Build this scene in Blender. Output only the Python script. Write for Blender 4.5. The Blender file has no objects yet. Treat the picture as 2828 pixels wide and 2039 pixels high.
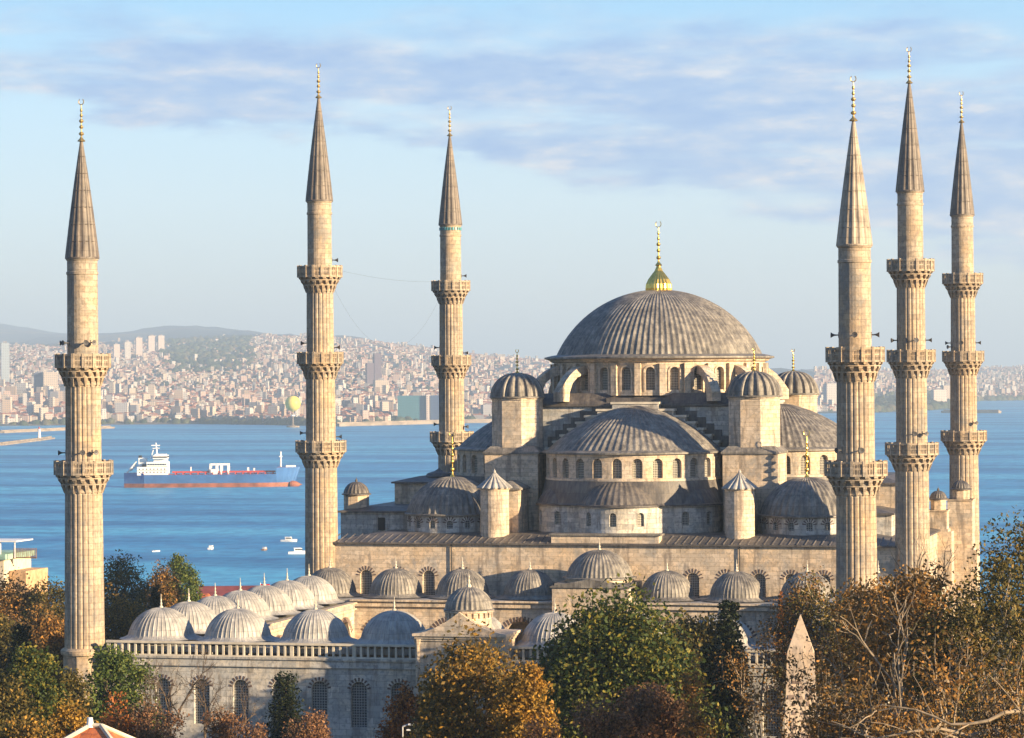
import bpy, math, random
import numpy as np
from mathutils import Vector, Matrix

PI = math.pi
SC = bpy.context.scene
COL = SC.collection
R = math.radians

# ---------------------------------------------------------------- camera
CAM = Vector((63.656, -241.361, 32.0))
YAW, PIT, ROL = -0.2438, 0.0013, -0.0068
cy_, sy_ = math.cos(YAW), math.sin(YAW)
FW = Vector((sy_ * math.cos(PIT), cy_ * math.cos(PIT), math.sin(PIT)))
RT = Vector((cy_, -sy_, 0.0))
UP = RT.cross(FW)
r2 = RT * math.cos(ROL) + UP * math.sin(ROL)
u2 = -RT * math.sin(ROL) + UP * math.cos(ROL)
cam_d = bpy.data.cameras.new('camera')
cam = bpy.data.objects.new('camera', cam_d)
COL.objects.link(cam)
cam.matrix_world = Matrix(((r2.x, u2.x, -FW.x, CAM.x), (r2.y, u2.y, -FW.y, CAM.y), (r2.z, u2.z, -FW.z, CAM.z), (0, 0, 0, 1)))
cam_d.sensor_width = 36.0
cam_d.lens = 107.91
cam_d.clip_start = 1.0
cam_d.clip_end = 60000.0
SC.camera = cam

# ---------------------------------------------------------------- light and exposure
SUN_AZ = R(73.0)      # from -Y towards +X
SUN_EL = R(13.0)
SUN_DIR = Vector((math.sin(SUN_AZ) * math.cos(SUN_EL), -math.cos(SUN_AZ) * math.cos(SUN_EL), math.sin(SUN_EL)))
sun_d = bpy.data.lights.new('sun', 'SUN')
sun_d.energy = 5.0
sun_d.angle = R(0.5)
sun_d.color = (1.0, 0.755, 0.46)
sun = bpy.data.objects.new('sun', sun_d)
sun.rotation_euler = (-SUN_DIR).to_track_quat('-Z', 'Y').to_euler()
sun.location = (200, -100, 200)
COL.objects.link(sun)
SC.view_settings.view_transform = 'Standard'
SC.view_settings.look = 'None'
SC.view_settings.gamma = 1.0
SC.view_settings.use_curve_mapping = False
SC.view_settings.exposure = 1.58
SC.cycles.max_bounces = 6
SC.cycles.volume_bounces = 0
SC.cycles.use_denoising = True
SC.cycles.transparent_max_bounces = 8


class NT:
    """small helper round a node tree"""
    def __init__(s, t):
        s.t = t
        t.nodes.clear()

    def n(s, typ, **kw):
        nd = s.t.nodes.new(typ)
        for k, v in kw.items():
            if k == 'ins':
                for a, b in v.items():
                    if hasattr(b, 'bl_idname') or isinstance(b, bpy.types.NodeSocket):
                        s.t.links.new(b, nd.inputs[a])
                    else:
                        nd.inputs[a].default_value = b
            else:
                setattr(nd, k, v)
        return nd

    def math(s, op, a, b=None, c=None, clamp=False):
        nd = s.n('ShaderNodeMath', operation=op, use_clamp=clamp)
        for i, v in enumerate((a, b, c)):
            if v is None:
                continue
            if isinstance(v, (int, float)):
                nd.inputs[i].default_value = v
            else:
                s.t.links.new(v, nd.inputs[i])
        return nd.outputs[0]

    def mix(s, f, a, b, blend='MIX'):
        nd = s.n('ShaderNodeMix', data_type='RGBA', blend_type=blend)
        for i, v in ((0, f), (6, a), (7, b)):
            if isinstance(v, (int, float)):
                nd.inputs[i].default_value = v
            elif isinstance(v, tuple):
                nd.inputs[i].default_value = v if len(v) == 4 else v + (1,)
            else:
                s.t.links.new(v, nd.inputs[i])
        return nd.outputs[2]

    def ramp(s, f, stops, interp='LINEAR'):
        nd = s.n('ShaderNodeValToRGB')
        cr = nd.color_ramp
        cr.interpolation = interp
        while len(cr.elements) > 1:
            cr.elements.remove(cr.elements[-1])
        cr.elements[0].position = stops[0][0]
        cr.elements[0].color = tuple(stops[0][1]) + (1,)
        for p, c in stops[1:]:
            e = cr.elements.new(p)
            e.color = tuple(c) + (1,)
        s.t.links.new(f, nd.inputs[0])
        return nd.outputs[0]

    def smooth(s, v, lo, hi):
        nd = s.n('ShaderNodeMapRange', interpolation_type='SMOOTHSTEP')
        s.t.links.new(v, nd.inputs[0])
        for i, q in ((1, lo), (2, hi)):
            if isinstance(q, (int, float)):
                nd.inputs[i].default_value = q
            else:
                s.t.links.new(q, nd.inputs[i])
        return nd.outputs[0]

    def noise(s, vec, scale, detail=4, rough=.55):
        nd = s.n('ShaderNodeTexNoise')
        nd.inputs['Scale'].default_value = scale
        nd.inputs['Detail'].default_value = detail
        nd.inputs['Roughness'].default_value = rough
        s.t.links.new(vec, nd.inputs['Vector'])
        return nd.outputs['Fac']

    def vmul(s, vec, xyz):
        nd = s.n('ShaderNodeVectorMath', operation='MULTIPLY')
        s.t.links.new(vec, nd.inputs[0])
        nd.inputs[1].default_value = xyz
        return nd.outputs[0]

    def dot(s, vec, xyz):
        nd = s.n('ShaderNodeVectorMath', operation='DOT_PRODUCT')
        s.t.links.new(vec, nd.inputs[0])
        nd.inputs[1].default_value = xyz
        return nd.outputs['Value']


# ---------------------------------------------------------------- world: Nishita sky with drifting stratus
world = bpy.data.worlds.new('World')
SC.world = world
world.use_nodes = True
w = NT(world.node_tree)
sky = w.n('ShaderNodeTexSky', sky_type='NISHITA')
sky.sun_disc = False
sky.sun_elevation = SUN_EL
sky.sun_rotation = math.atan2(SUN_DIR.x, SUN_DIR.y)
sky.altitude = 50
sky.air_density = 1.0
sky.dust_density = 0.6
sky.ozone_density = 2.0
tc = w.n('ShaderNodeTexCoord').outputs['Generated']
az = w.dot(tc, tuple(RT))
el = w.dot(tc, (0, 0, 1))
comb = w.n('ShaderNodeCombineXYZ')
w.t.links.new(az, comb.inputs[0])
w.t.links.new(w.math('MULTIPLY', el, 3.4), comb.inputs[1])
cv = comb.outputs[0]
n1 = w.noise(cv, 13, 6, .62)
n2 = w.noise(cv, 34, 5, .6)
n3 = w.noise(w.vmul(cv, (1, 2.2, 1)), 9, 4, .55)
wob = w.math('MULTIPLY', w.math('SUBTRACT', n1, .5), .058)
elw = w.math('ADD', el, wob)
low = w.math('ADD', w.math('MULTIPLY', az, -.165), .0620)
lowe = w.math('ADD', low, .010)
mlow = w.smooth(elw, low, lowe)
mup = w.math('SUBTRACT', 1.0, w.smooth(elw, .098, .122))
mask = w.math('MULTIPLY', mlow, mup)
mask = w.math('MULTIPLY', mask, w.smooth(n3, .27, .50), clamp=True)
S_ = 10.0   # the Nishita sky is bright; these cloud and haze colours live on its scale (world strength .1)
grad = w.ramp(w.math('MULTIPLY', el, 4.0), [(0, (.50, .585, .67)), (.10, (.535, .635, .74)), (.22, (.525, .675, .83)), (.34, (.445, .65, .86)),
                                            (.48, (.26, .54, .84)), (.60, (.16, .39, .74)), (1.0, (.065, .19, .48))])
gradb = w.mix(1.0, grad, (S_ * .555,) * 3, 'MULTIPLY')
skyc = w.mix(.72, sky.outputs[0], gradb)
cl = w.ramp(w.math('ADD', w.math('MULTIPLY', n2, .6), w.math('MULTIPLY', n1, .4)), [(.36, (.26, .41, .68)), (.47, (.335, .475, .70)), (.54, (.44, .54, .70)), (.63, (.68, .675, .70))])
clb = w.mix(1.0, cl, (S_ * .555,) * 3, 'MULTIPLY')
skyc = w.mix(w.math('MULTIPLY', mask, .95), skyc, clb)
bg = w.n('ShaderNodeBackground')
w.t.links.new(skyc, bg.inputs[0])
bg.inputs[1].default_value = 0.077
wo = w.n('ShaderNodeOutputWorld')
w.t.links.new(bg.outputs[0], wo.inputs[0])

# ---------------------------------------------------------------- object helpers
def tag(o, label=None, cat=None, group=None, kind=None):
    if label: o['label'] = label
    if cat: o['category'] = cat
    if group: o['group'] = group
    if kind: o['kind'] = kind
    return o

def thing(name, label, cat, loc=(0, 0, 0), group=None):
    o = bpy.data.objects.new(name, None)
    o.empty_display_size = .5
    COL.objects.link(o)
    o.location = loc
    return tag(o, label, cat, group)

def copy_tree(o, parent=None):
    c = o.copy()
    COL.objects.link(c)
    c.parent = parent
    for ch in list(o.children):
        copy_tree(ch, c)
    return c

class MB:
    """collects polygons and links them as ONE mesh object"""
    def __init__(s):
        s.v = []; s.f = []; s.uv = []; s.m = []

    def add(s, vs, fs, uvs=None, mi=0):
        b = len(s.v)
        s.v.extend(vs)
        for i, f in enumerate(fs):
            s.f.append(tuple(b + k for k in f))
            s.uv.append(uvs[i] if uvs else None)
            s.m.append(mi)

    def quad(s, a, b, c, d, mi=0, uv=None):
        s.add([a, b, c, d], [(0, 1, 2, 3)], [uv] if uv else None, mi)

    def box(s, x0, x1, y0, y1, z0, z1, mi=0, top_mi=None):
        v = [(x0, y0, z0), (x1, y0, z0), (x1, y1, z0), (x0, y1, z0), (x0, y0, z1), (x1, y0, z1), (x1, y1, z1), (x0, y1, z1)]
        s.add(v, [(0, 3, 2, 1), (0, 1, 5, 4), (1, 2, 6, 5), (2, 3, 7, 6), (3, 0, 4, 7)], None, mi)
        s.add(v[4:], [(0, 1, 2, 3)], None, mi if top_mi is None else top_mi)

    def obox(s, c, ex, ey, ez, a=0.0, mi=0):
        """box centred at c (x,y, z bottom) rotated about z"""
        ca, sa = math.cos(a), math.sin(a)
        P = lambda x, y, z: (c[0] + x * ca - y * sa, c[1] + x * sa + y * ca, c[2] + z)
        hx, hy = ex / 2, ey / 2
        v = [P(-hx, -hy, 0), P(hx, -hy, 0), P(hx, hy, 0), P(-hx, hy, 0), P(-hx, -hy, ez), P(hx, -hy, ez), P(hx, hy, ez), P(-hx, hy, ez)]
        s.add(v, [(0, 3, 2, 1), (0, 1, 5, 4), (1, 2, 6, 5), (2, 3, 7, 6), (3, 0, 4, 7), (4, 5, 6, 7)], None, mi)

    def prism(s, poly, z0, z1, mi=0, top_mi=None, bottom=True):
        n = len(poly)
        v = [(x, y, z0) for x, y in poly] + [(x, y, z1) for x, y in poly]
        s.add(v, [(i, (i + 1) % n, n + (i + 1) % n, n + i) for i in range(n)], None, mi)
        s.add(v[n:], [tuple(range(n))], None, mi if top_mi is None else top_mi)
        if bottom:
            s.add(v[:n], [tuple(range(n - 1, -1, -1))], None, mi)

    def lathe(s, prof, n, cx=0, cy=0, a0=0.0, a1=2 * PI, mod=None, mi=0, capt=False, capb=False, uvr=None):
        """revolve (r,z) profile; mod(k, j) scales the radius at step k, ring j"""
        full = abs(a1 - a0 - 2 * PI) < 1e-6
        m = n if full else n + 1
        vs = []
        for j, (r, z) in enumerate(prof):
            for k in range(m):
                a = a0 + (a1 - a0) * k / n
                rr = r * (mod(k, j) if mod else 1.0)
                vs.append((cx + rr * math.cos(a), cy + rr * math.sin(a), z))
        fs = []; uvs = []
        L = [0.0]
        for j in range(1, len(prof)):
            L.append(L[-1] + math.hypot(prof[j][0] - prof[j - 1][0], prof[j][1] - prof[j - 1][1]))
        ur = uvr or max(p[0] for p in prof)
        for j in range(len(prof) - 1):
            for k in range(n):
                k2 = (k + 1) % m
                fs.append((j * m + k, j * m + k2, (j + 1) * m + k2, (j + 1) * m + k))
                ua, ub = ur * (a1 - a0) * k / n, ur * (a1 - a0) * (k + 1) / n
                uvs.append([(ua, prof[0][1] + L[j]), (ub, prof[0][1] + L[j]), (ub, prof[0][1] + L[j + 1]), (ua, prof[0][1] + L[j + 1])])
        s.add(vs, fs, uvs, mi)
        if capt and full:
            j = len(prof) - 1
            s.add(vs[j * m:(j + 1) * m], [tuple(range(m))], None, mi)
        if capb and full:
            s.add(vs[:m], [tuple(range(m - 1, -1, -1))], None, mi)

    def tube(s, p0, p1, ra, rb, n=6, mi=0, cap=False):
        p0 = Vector(p0); p1 = Vector(p1)
        d = p1 - p0
        if d.length < 1e-6: return
        d.normalize()
        q = Vector((0, 0, 1)) if abs(d.z) < .9 else Vector((1, 0, 0))
        x = d.cross(q).normalized(); y = d.cross(x)
        vs = []
        for p, r in ((p0, ra), (p1, rb)):
            for k in range(n):
                a = 2 * PI * k / n
                vs.append(tuple(p + x * (r * math.cos(a)) + y * (r * math.sin(a))))
        s.add(vs, [(k, (k + 1) % n, n + (k + 1) % n, n + k) for k in range(n)], None, mi)
        if cap:
            s.add(vs[n:], [tuple(range(n))], None, mi)
            s.add(vs[:n], [tuple(range(n - 1, -1, -1))], None, mi)

    def mesh(s, name, mats, smooth=False):
        me = bpy.data.meshes.new(name)
        me.from_pydata(s.v, [], s.f)
        for m in (mats if isinstance(mats, (list, tuple)) else [mats]):
            me.materials.append(m)
        me.polygons.foreach_set('material_index', np.array(s.m, dtype=np.int32))
        if smooth:
            me.polygons.foreach_set('use_smooth', np.ones(len(s.f), dtype=bool))
        V = s.v
        flat = []
        for f, uv in zip(s.f, s.uv):
            if uv is None:
                a, b, c = V[f[0]], V[f[1]], V[f[2]]
                e1 = (b[0] - a[0], b[1] - a[1], b[2] - a[2]); e2 = (c[0] - a[0], c[1] - a[1], c[2] - a[2])
                nx = e1[1] * e2[2] - e1[2] * e2[1]; ny = e1[2] * e2[0] - e1[0] * e2[2]; nz = e1[0] * e2[1] - e1[1] * e2[0]
                l = math.sqrt(nx * nx + ny * ny + nz * nz) or 1
                if abs(nz) / l > .75:
                    for k in f: flat += [V[k][0], V[k][1]]
                else:
                    h = math.hypot(nx, ny) or 1
                    tx, ty = -ny / h, nx / h
                    for k in f: flat += [V[k][0] * tx + V[k][1] * ty, V[k][2]]
            else:
                for q in uv: flat += [q[0], q[1]]
        l = me.uv_layers.new(name='UVMap')
        l.data.foreach_set('uv', np.array(flat, dtype=np.float32))
        me.update()
        return me

    def build(s, name, mats, parent=None, smooth=False, loc=(0, 0, 0)):
        o = bpy.data.objects.new(name, s.mesh(name, mats, smooth))
        COL.objects.link(o)
        o.location = loc
        o.parent = parent
        return o

def fast_mesh(name, V, Q, mats, mi=None, smooth=False):
    """big mesh from numpy: V (n,3), Q (m,4) or (m,3)"""
    me = bpy.data.meshes.new(name)
    V = np.ascontiguousarray(V, dtype=np.float32); Q = np.ascontiguousarray(Q, dtype=np.int32)
    k = Q.shape[1]
    me.vertices.add(len(V)); me.vertices.foreach_set('co', V.ravel())
    me.loops.add(Q.size); me.loops.foreach_set('vertex_index', Q.ravel())
    me.polygons.add(len(Q))
    me.polygons.foreach_set('loop_start', np.arange(0, Q.size, k, dtype=np.int32))
    me.polygons.foreach_set('loop_total', np.full(len(Q), k, dtype=np.int32))
    for m in (mats if isinstance(mats, (list, tuple)) else [mats]):
        me.materials.append(m)
    if mi is not None: me.polygons.foreach_set('material_index', np.asarray(mi, dtype=np.int32))
    if smooth: me.polygons.foreach_set('use_smooth', np.ones(len(Q), dtype=bool))
    me.update(calc_edges=True)
    return me

def link(name, me, parent=None, loc=(0, 0, 0)):
    o = bpy.data.objects.new(name, me)
    COL.objects.link(o)
    o.parent = parent
    o.location = loc
    return o

# ---------------------------------------------------------------- materials
def new_mat(name):
    m = bpy.data.materials.new(name)
    m.use_nodes = True
    return m, NT(m.node_tree)

def finish(t, color, rough=.8, metal=0.0, bump=None, bstr=.4, bdist=.03, spec=.4, trans=None):
    p = t.n('ShaderNodeBsdfPrincipled')
    for k, v in (('Base Color', color), ('Roughness', rough), ('Metallic', metal), ('Specular IOR Level', spec)):
        if isinstance(v, (int, float)): p.inputs[k].default_value = v
        elif isinstance(v, tuple): p.inputs[k].default_value = v if len(v) == 4 else v + (1,)
        else: t.t.links.new(v, p.inputs[k])
    if bump is not None:
        b = t.n('ShaderNodeBump')
        b.inputs['Strength'].default_value = bstr
        b.inputs['Distance'].default_value = bdist
        t.t.links.new(bump, b.inputs['Height'])
        t.t.links.new(b.outputs[0], p.inputs['Normal'])
    out = t.n('ShaderNodeOutputMaterial')
    sh = p.outputs[0]
    if trans:
        tr = t.n('ShaderNodeBsdfTranslucent')
        if isinstance(color, tuple): tr.inputs[0].default_value = color if len(color) == 4 else color + (1,)
        else: t.t.links.new(color, tr.inputs[0])
        mx = t.n('ShaderNodeMixShader')
        mx.inputs[0].default_value = trans
        t.t.links.new(sh, mx.inputs[1]); t.t.links.new(tr.outputs[0], mx.inputs[2])
        sh = mx.outputs[0]
    t.t.links.new(sh, out.inputs[0])

def m_stone(name, c1, c2, stain=(.165, .14, .12), amt=.65, bw=.95, bh=.42, lichen=0.0):
    m, t = new_mat(name)
    uv = t.n('ShaderNodeUVMap').outputs[0]
    pos = t.n('ShaderNodeNewGeometry').outputs['Position']
    br = t.n('ShaderNodeTexBrick')
    br.offset = .5; br.squash = 1.0
    t.t.links.new(uv, br.inputs['Vector'])
    br.inputs['Color1'].default_value = c1 + (1,); br.inputs['Color2'].default_value = c2 + (1,)
    br.inputs['Mortar'].default_value = tuple(.80 * x for x in c2) + (1,)
    for k, v in (('Scale', 1.0), ('Mortar Size', .016), ('Mortar Smooth', .3), ('Bias', .0), ('Brick Width', bw), ('Row Height', bh)):
        br.inputs[k].default_value = v
    big = t.noise(pos, .35, 5, .65)
    fine = t.noise(pos, 3.2, 4, .6)
    st = t.noise(t.vmul(pos, (1.1, 1.1, .16)), 1.3, 5, .62)
    col = t.mix(t.smooth(big, .38, .70), br.outputs['Color'], t.mix(1.0, br.outputs['Color'], (1.14, 1.02, .86), 'MULTIPLY'))
    grey = t.noise(t.vmul(pos, (.7, .7, .45)), .8, 6, .7)
    col = t.mix(t.math('MULTIPLY', t.smooth(grey, .50, .66), .7), col, tuple(.72 * sum(c2) / 3 * q for q in (1.0, 1.0, .97)))
    col = t.mix(t.math('MULTIPLY', t.smooth(fine, .50, .62), .55), col, tuple(.62 * x for x in c2))
    col = t.mix(t.math('MULTIPLY', t.smooth(st, .52, .64), amt), col, stain)
    finish(t, col, .88, bump=t.math('ADD', t.math('MULTIPLY', br.outputs['Fac'], -.6), t.math('MULTIPLY', fine, .7)), bstr=.7, bdist=.06, spec=.25)
    return m

def m_lead(name, c_dark, c_mid, c_light, warm=.0):
    m, t = new_mat(name)
    pos = t.n('ShaderNodeNewGeometry').outputs['Position']
    uv = t.n('ShaderNodeUVMap').outputs[0]
    a = t.noise(pos, .8, 5, .6); b = t.noise(t.vmul(pos, (1, 1, .25)), 2.6, 4, .65)
    br = t.n('ShaderNodeTexBrick')
    br.offset = .5
    t.t.links.new(uv, br.inputs['Vector'])
    br.inputs['Color1'].default_value = (.85, .85, .85, 1); br.inputs['Color2'].default_value = (1.12, 1.12, 1.12, 1)
    br.inputs['Mortar'].default_value = (.6, .6, .6, 1)
    for k, v in (('Scale', 1.0), ('Mortar Size', .02), ('Brick Width', .55), ('Row Height', 1.25)):
        br.inputs[k].default_value = v
    f = t.math('ADD', t.math('MULTIPLY', a, .5), t.math('MULTIPLY', b, .5))
    col = t.ramp(f, [(.38, c_dark), (.49, c_mid), (.61, c_light)])
    col = t.mix(1.0, col, br.outputs['Color'], 'MULTIPLY')
    finish(t, col, t.math('ADD', t.math('MULTIPLY', b, .25), .42), 0.0, bump=t.noise(pos, 2.2, 3), bstr=.35, bdist=.08, spec=.45)
    return m

def m_plain(name, c, rough=.7, metal=0.0, var=.25, scale=1.5, spec=.4):
    m, t = new_mat(name)
    pos = t.n('ShaderNodeNewGeometry').outputs['Position']
    n = t.noise(pos, scale, 4, .6)
    col = t.mix(t.smooth(n, .3, .7), tuple(x * (1 - var) for x in c), tuple(min(1, x * (1 + var)) for x in c))
    finish(t, col, rough, metal, spec=spec)
    return m

def m_lattice(name, c_bar, c_hole, sx=.16, sz=.16):
    """pierced plaster window screen: rounds of dark glass in a pale grid"""
    m, t = new_mat(name)
    uv = t.n('ShaderNodeUVMap').outputs[0]
    vo = t.n('ShaderNodeTexVoronoi')
    vo.inputs['Randomness'].default_value = 0.0
    vo.inputs['Scale'].default_value = 1.0 / sx
    t.t.links.new(uv, vo.inputs['Vector'])
    f = t.smooth(vo.outputs['Distance'], .28, .46)
    col = t.mix(f, c_hole, c_bar)
    rnd_ = t.n('ShaderNodeObjectInfo').outputs['Random']
    col = t.mix(t.math('MULTIPLY', rnd_, .55), col, t.mix(1.0, col, (1.7, 1.65, 1.5), 'MULTIPLY'))
    finish(t, col, t.math('ADD', t.math('MULTIPLY', f, .6), .15), bump=f, bstr=.6, bdist=.03)
    return m

def m_leaf(name, stops, trans=.24):
    m, t = new_mat(name)
    g = t.n('ShaderNodeNewGeometry')
    col = t.ramp(g.outputs['Random Per Island'], stops)
    n = t.noise(g.outputs['Position'], .55, 3, .6)
    col = t.mix(t.smooth(n, .35, .68), t.mix(1.0, col, (1.0, 1.1, 1.0), 'MULTIPLY'), t.mix(1.0, col, (1.6, 1.5, 1.2), 'MULTIPLY'))
    finish(t, col, .62, spec=.25, trans=trans)
    return m

STONE = m_stone('limestone_blocks', (.64, .535, .42), (.44, .37, .29), amt=.6)
STONE_MIN = m_stone('minaret_limestone', (.44, .365, .28), (.32, .262, .20), amt=.5, bw=.8, bh=.5)
STONE_GREY = m_stone('grey_limestone_blocks', (.57, .55, .51), (.33, .335, .33), amt=.55, bw=1.15, bh=.5)
STONE_PALE = m_plain('pale_marble', (.52, .47, .38), .75, var=.18, scale=1.2)
STONE_PINK = m_stone('pink_granite', (.58, .475, .37), (.42, .34, .265), amt=.6, bw=9, bh=9)
BRICKRED = m_plain('dark_red_voussoir', (.10, .065, .055), .85)
LEAD = m_lead('weathered_lead', (.085, .079, .073), (.16, .147, .13), (.275, .25, .21))
LEAD_PALE = m_lead('pale_weathered_lead', (.22, .215, .205), (.31, .30, .28), (.42, .40, .365))
LEAD_DARK = m_lead('dark_roof_lead', (.055, .05, .05), (.095, .085, .078), (.15, .13, .11))
CONE_LEAD = m_lead('brown_cone_lead', (.085, .07, .062), (.13, .108, .09), (.19, .155, .125))
CONE_PALE = m_lead('stained_pale_cone', (.17, .14, .11), (.30, .245, .185), (.40, .33, .25))
GOLD = m_plain('gilded_copper', (.86, .58, .14), .30, 1.0, .12, 3)
GOLD_DULL = m_plain('tarnished_gilding', (.52, .38, .16), .45, .9, .2, 4)
DARK = m_plain('dark_opening', (.018, .018, .020), .6)
GLASS_DK = m_lattice('plaster_window_screen', (.30, .285, .25), (.022, .024, .028), .17)
GRILLE = m_lattice('iron_window_grille', (.24, .24, .23), (.05, .052, .056), .22)
SPEAKER = m_plain('grey_horn_plastic', (.06, .06, .065), .5)
WHITE = m_plain('white_paint', (.78, .77, .74), .5, var=.06)
RED = m_plain('red_paint', (.42, .05, .04), .5)
BARK = m_plain('brown_bark', (.09, .065, .045), .9, var=.4, scale=3)
BARK_PALE = m_plain('pale_plane_bark', (.25, .195, .135), .85, var=.35, scale=2)
CABLE = m_plain('black_cable', (.03, .03, .03), .6)
# ================================================================ shared builders
def finial_mb(mb, x, y, z, h, s=1.0, crescent=True):
    """stack of gilded bulbs on a spindle ending in a crescent"""
    prof = [(.34 * s, 0), (.36 * s, .015 * h), (.16 * s, .07 * h), (.10 * s, .10 * h)]
    for zf, r in ((.18, .24), (.34, .19), (.48, .21), (.61, .14), (.73, .12)):
        for k in range(7):
            a = -PI / 2 + PI * k / 6
            prof.append((max(.055 * s, r * s * math.cos(a)), (zf + .045 * math.sin(a)) * h))
    prof += [(.05 * s, .80 * h), (.035 * s, .86 * h), (.0, .87 * h)]
    mb.lathe(prof, 10, x, y, mod=None)
    for i in range(len(mb.v) - 10 * len(prof), len(mb.v)):
        v = mb.v[i]; mb.v[i] = (v[0], v[1], v[2] + z)
    if crescent:
        rc = .07 * h
        pts = [(x + rc * .9 * math.cos(a), y, z + .93 * h + rc * math.sin(a)) for a in [R(d) for d in range(125, 416, 29)]]
        for i in range(len(pts) - 1):
            mb.tube(pts[i], pts[i + 1], .03 * s + .012, .03 * s + .012, 5)

def dome_prof(Rb, rise, n=16, r_top=.0):
    """spherical cap profile from the eave up"""
    RR = (Rb * Rb + rise * rise) / (2 * rise)
    zc = rise - RR
    a0 = math.asin(max(-1, min(1, -zc / RR)))
    if RR < Rb: a0 = math.asin(-zc / RR)
    out = []
    for k in range(n + 1):
        a = a0 + (PI / 2 - a0) * k / n
        out.append((max(r_top, RR * math.cos(a)), zc + RR * math.sin(a)))
    return out

def dome_mb(mb, cx, cy, z, Rb, rise, ribs, depth, n=14, a0=0.0, a1=2 * PI, lip=.25, flare=None, mi=0, pat=(0, 0, .55, 1, .55)):
    k4 = len(pat)
    prof = dome_prof(Rb, rise, n, .02)
    pr = [(p[0], z + p[1]) for p in prof]
    base = []
    if flare:
        base = [(Rb + flare, z - .36), (Rb + flare * .62, z - .29), (Rb + flare * .30, z - .19), (Rb + flare * .09, z - .07)]
    elif lip:
        base = [(Rb + lip, z - .22), (Rb + lip, z - .08)]
    nb = len(base)
    steps = max(8, int(round(ribs * (a1 - a0) / (2 * PI)))) * k4
    def mod(k, j):
        if j < nb and not flare: return 1.0
        r = (base + pr)[j][0]
        return 1.0 + pat[k % k4] * depth / max(r, depth * 4) * (1.0 if j >= nb else .5)
    mb.lathe(base + pr, steps, cx, cy, a0, a1, mod, mi)

def arch(w, kind='round', n=8):
    h = w / 2
    out = []
    for k in range(n + 1):
        a = PI * k / n
        x = h * math.cos(a)
        if kind == 'round': zz = h * math.sin(a)
        else: zz = 1.18 * h * (math.sin(a) ** .92) * (1 - .0 * abs(math.cos(a))) if kind == 'pointed0' else 1.22 * h * (1 - abs(math.cos(a)) ** 1.75)
        out.append((x, zz))
    return out        # right to left

def strip(mb, P, u0, u1, z0, z1, wins, depth=.35, step=1.2, mi=0, panes=None, reveal_mi=None):
    """wall surface P(u, d, z) from u0 to u1 with real arched openings; panes gets one MB per window"""
    rm = mi if reveal_mi is None else reveal_mi
    def plain(a, b, za, zb):
        if b - a < 1e-4 or zb - za < 1e-4: return
        n = max(1, int(math.ceil((b - a) / step)))
        for i in range(n):
            p, q = a + (b - a) * i / n, a + (b - a) * (i + 1) / n
            mb.add([P(p, 0, za), P(q, 0, za), P(q, 0, zb), P(p, 0, zb)], [(0, 1, 2, 3)], [[(p, za), (q, za), (q, zb), (p, zb)]], mi)
    u = u0
    for (uc, w, sill, spring, kind) in sorted(wins):
        a, b = uc - w / 2, uc + w / 2
        plain(u, a, z0, z1)
        plain(a, b, z0, sill)
        ar = [(uc + x, spring + zz) for x, zz in arch(w, kind)]
        for i in range(len(ar) - 1):
            (xa, za), (xb, zb) = ar[i], ar[i + 1]
            mb.add([P(xb, 0, zb), P(xa, 0, za), P(xa, 0, z1), P(xb, 0, z1)], [(0, 1, 2, 3)], [[(xb, zb), (xa, za), (xa, z1), (xb, z1)]], mi)
        outl = [(b, sill)] + ar + [(a, sill)]
        for i in range(len(outl)):
            (xa, za), (xb, zb) = outl[i], outl[(i + 1) % len(outl)]
            mb.add([P(xa, 0, za), P(xb, 0, zb), P(xb, depth, zb), P(xa, depth, za)], [(0, 1, 2, 3)], None, rm)
        if panes is not None:
            pm = MB()
            d = depth - .03
            pm.add([P(x, d, z) for x, z in outl], [tuple(range(len(outl)))], [[(x - uc, z - sill) for x, z in outl]], 0)
            panes.append(pm)
        u = b
    plain(u, u1, z0, z1)

def cylP(cx, cy, Rr, a0=0.0):
    return lambda u, d, z: (cx + (Rr - d) * math.cos(a0 + u / Rr), cy + (Rr - d) * math.sin(a0 + u / Rr), z)

def planeP(x0, y0, dx, dy):
    """u runs along (dx,dy); the outside is to the right of it"""
    return lambda u, d, z: (x0 + dx * u - dy * d, y0 + dy * u + dx * d, z)

def voussoirs(mb, P, uc, w, spring, length, n, mi, proud=.05, a0=.0, a1=PI, wide=.5):
    """every other wedge stone round an arch stands proud"""
    for k in range(n):
        t0 = a0 + (a1 - a0) * (k + .5 - wide / 2) / n; t1 = a0 + (a1 - a0) * (k + .5 + wide / 2) / n
        q = []
        for d in (.02, -proud):
            for (rr, t) in ((w / 2 + .04, t0), (w / 2 + length, t0), (w / 2 + length, t1), (w / 2 + .04, t1)):
                q.append(P(uc + rr * math.cos(t), d, spring + rr * math.sin(t)))
        mb.add(q, [(4, 5, 6, 7), (0, 1, 5, 4), (1, 2, 6, 5), (2, 3, 7, 6), (3, 0, 4, 7)], None, mi)

# ================================================================ minarets
def flute_mod(n, dep, R0):
    pat = (0, 0, -1, -.15)
    return lambda k, j: 1.0 + pat[k % 4] * dep / R0

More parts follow.
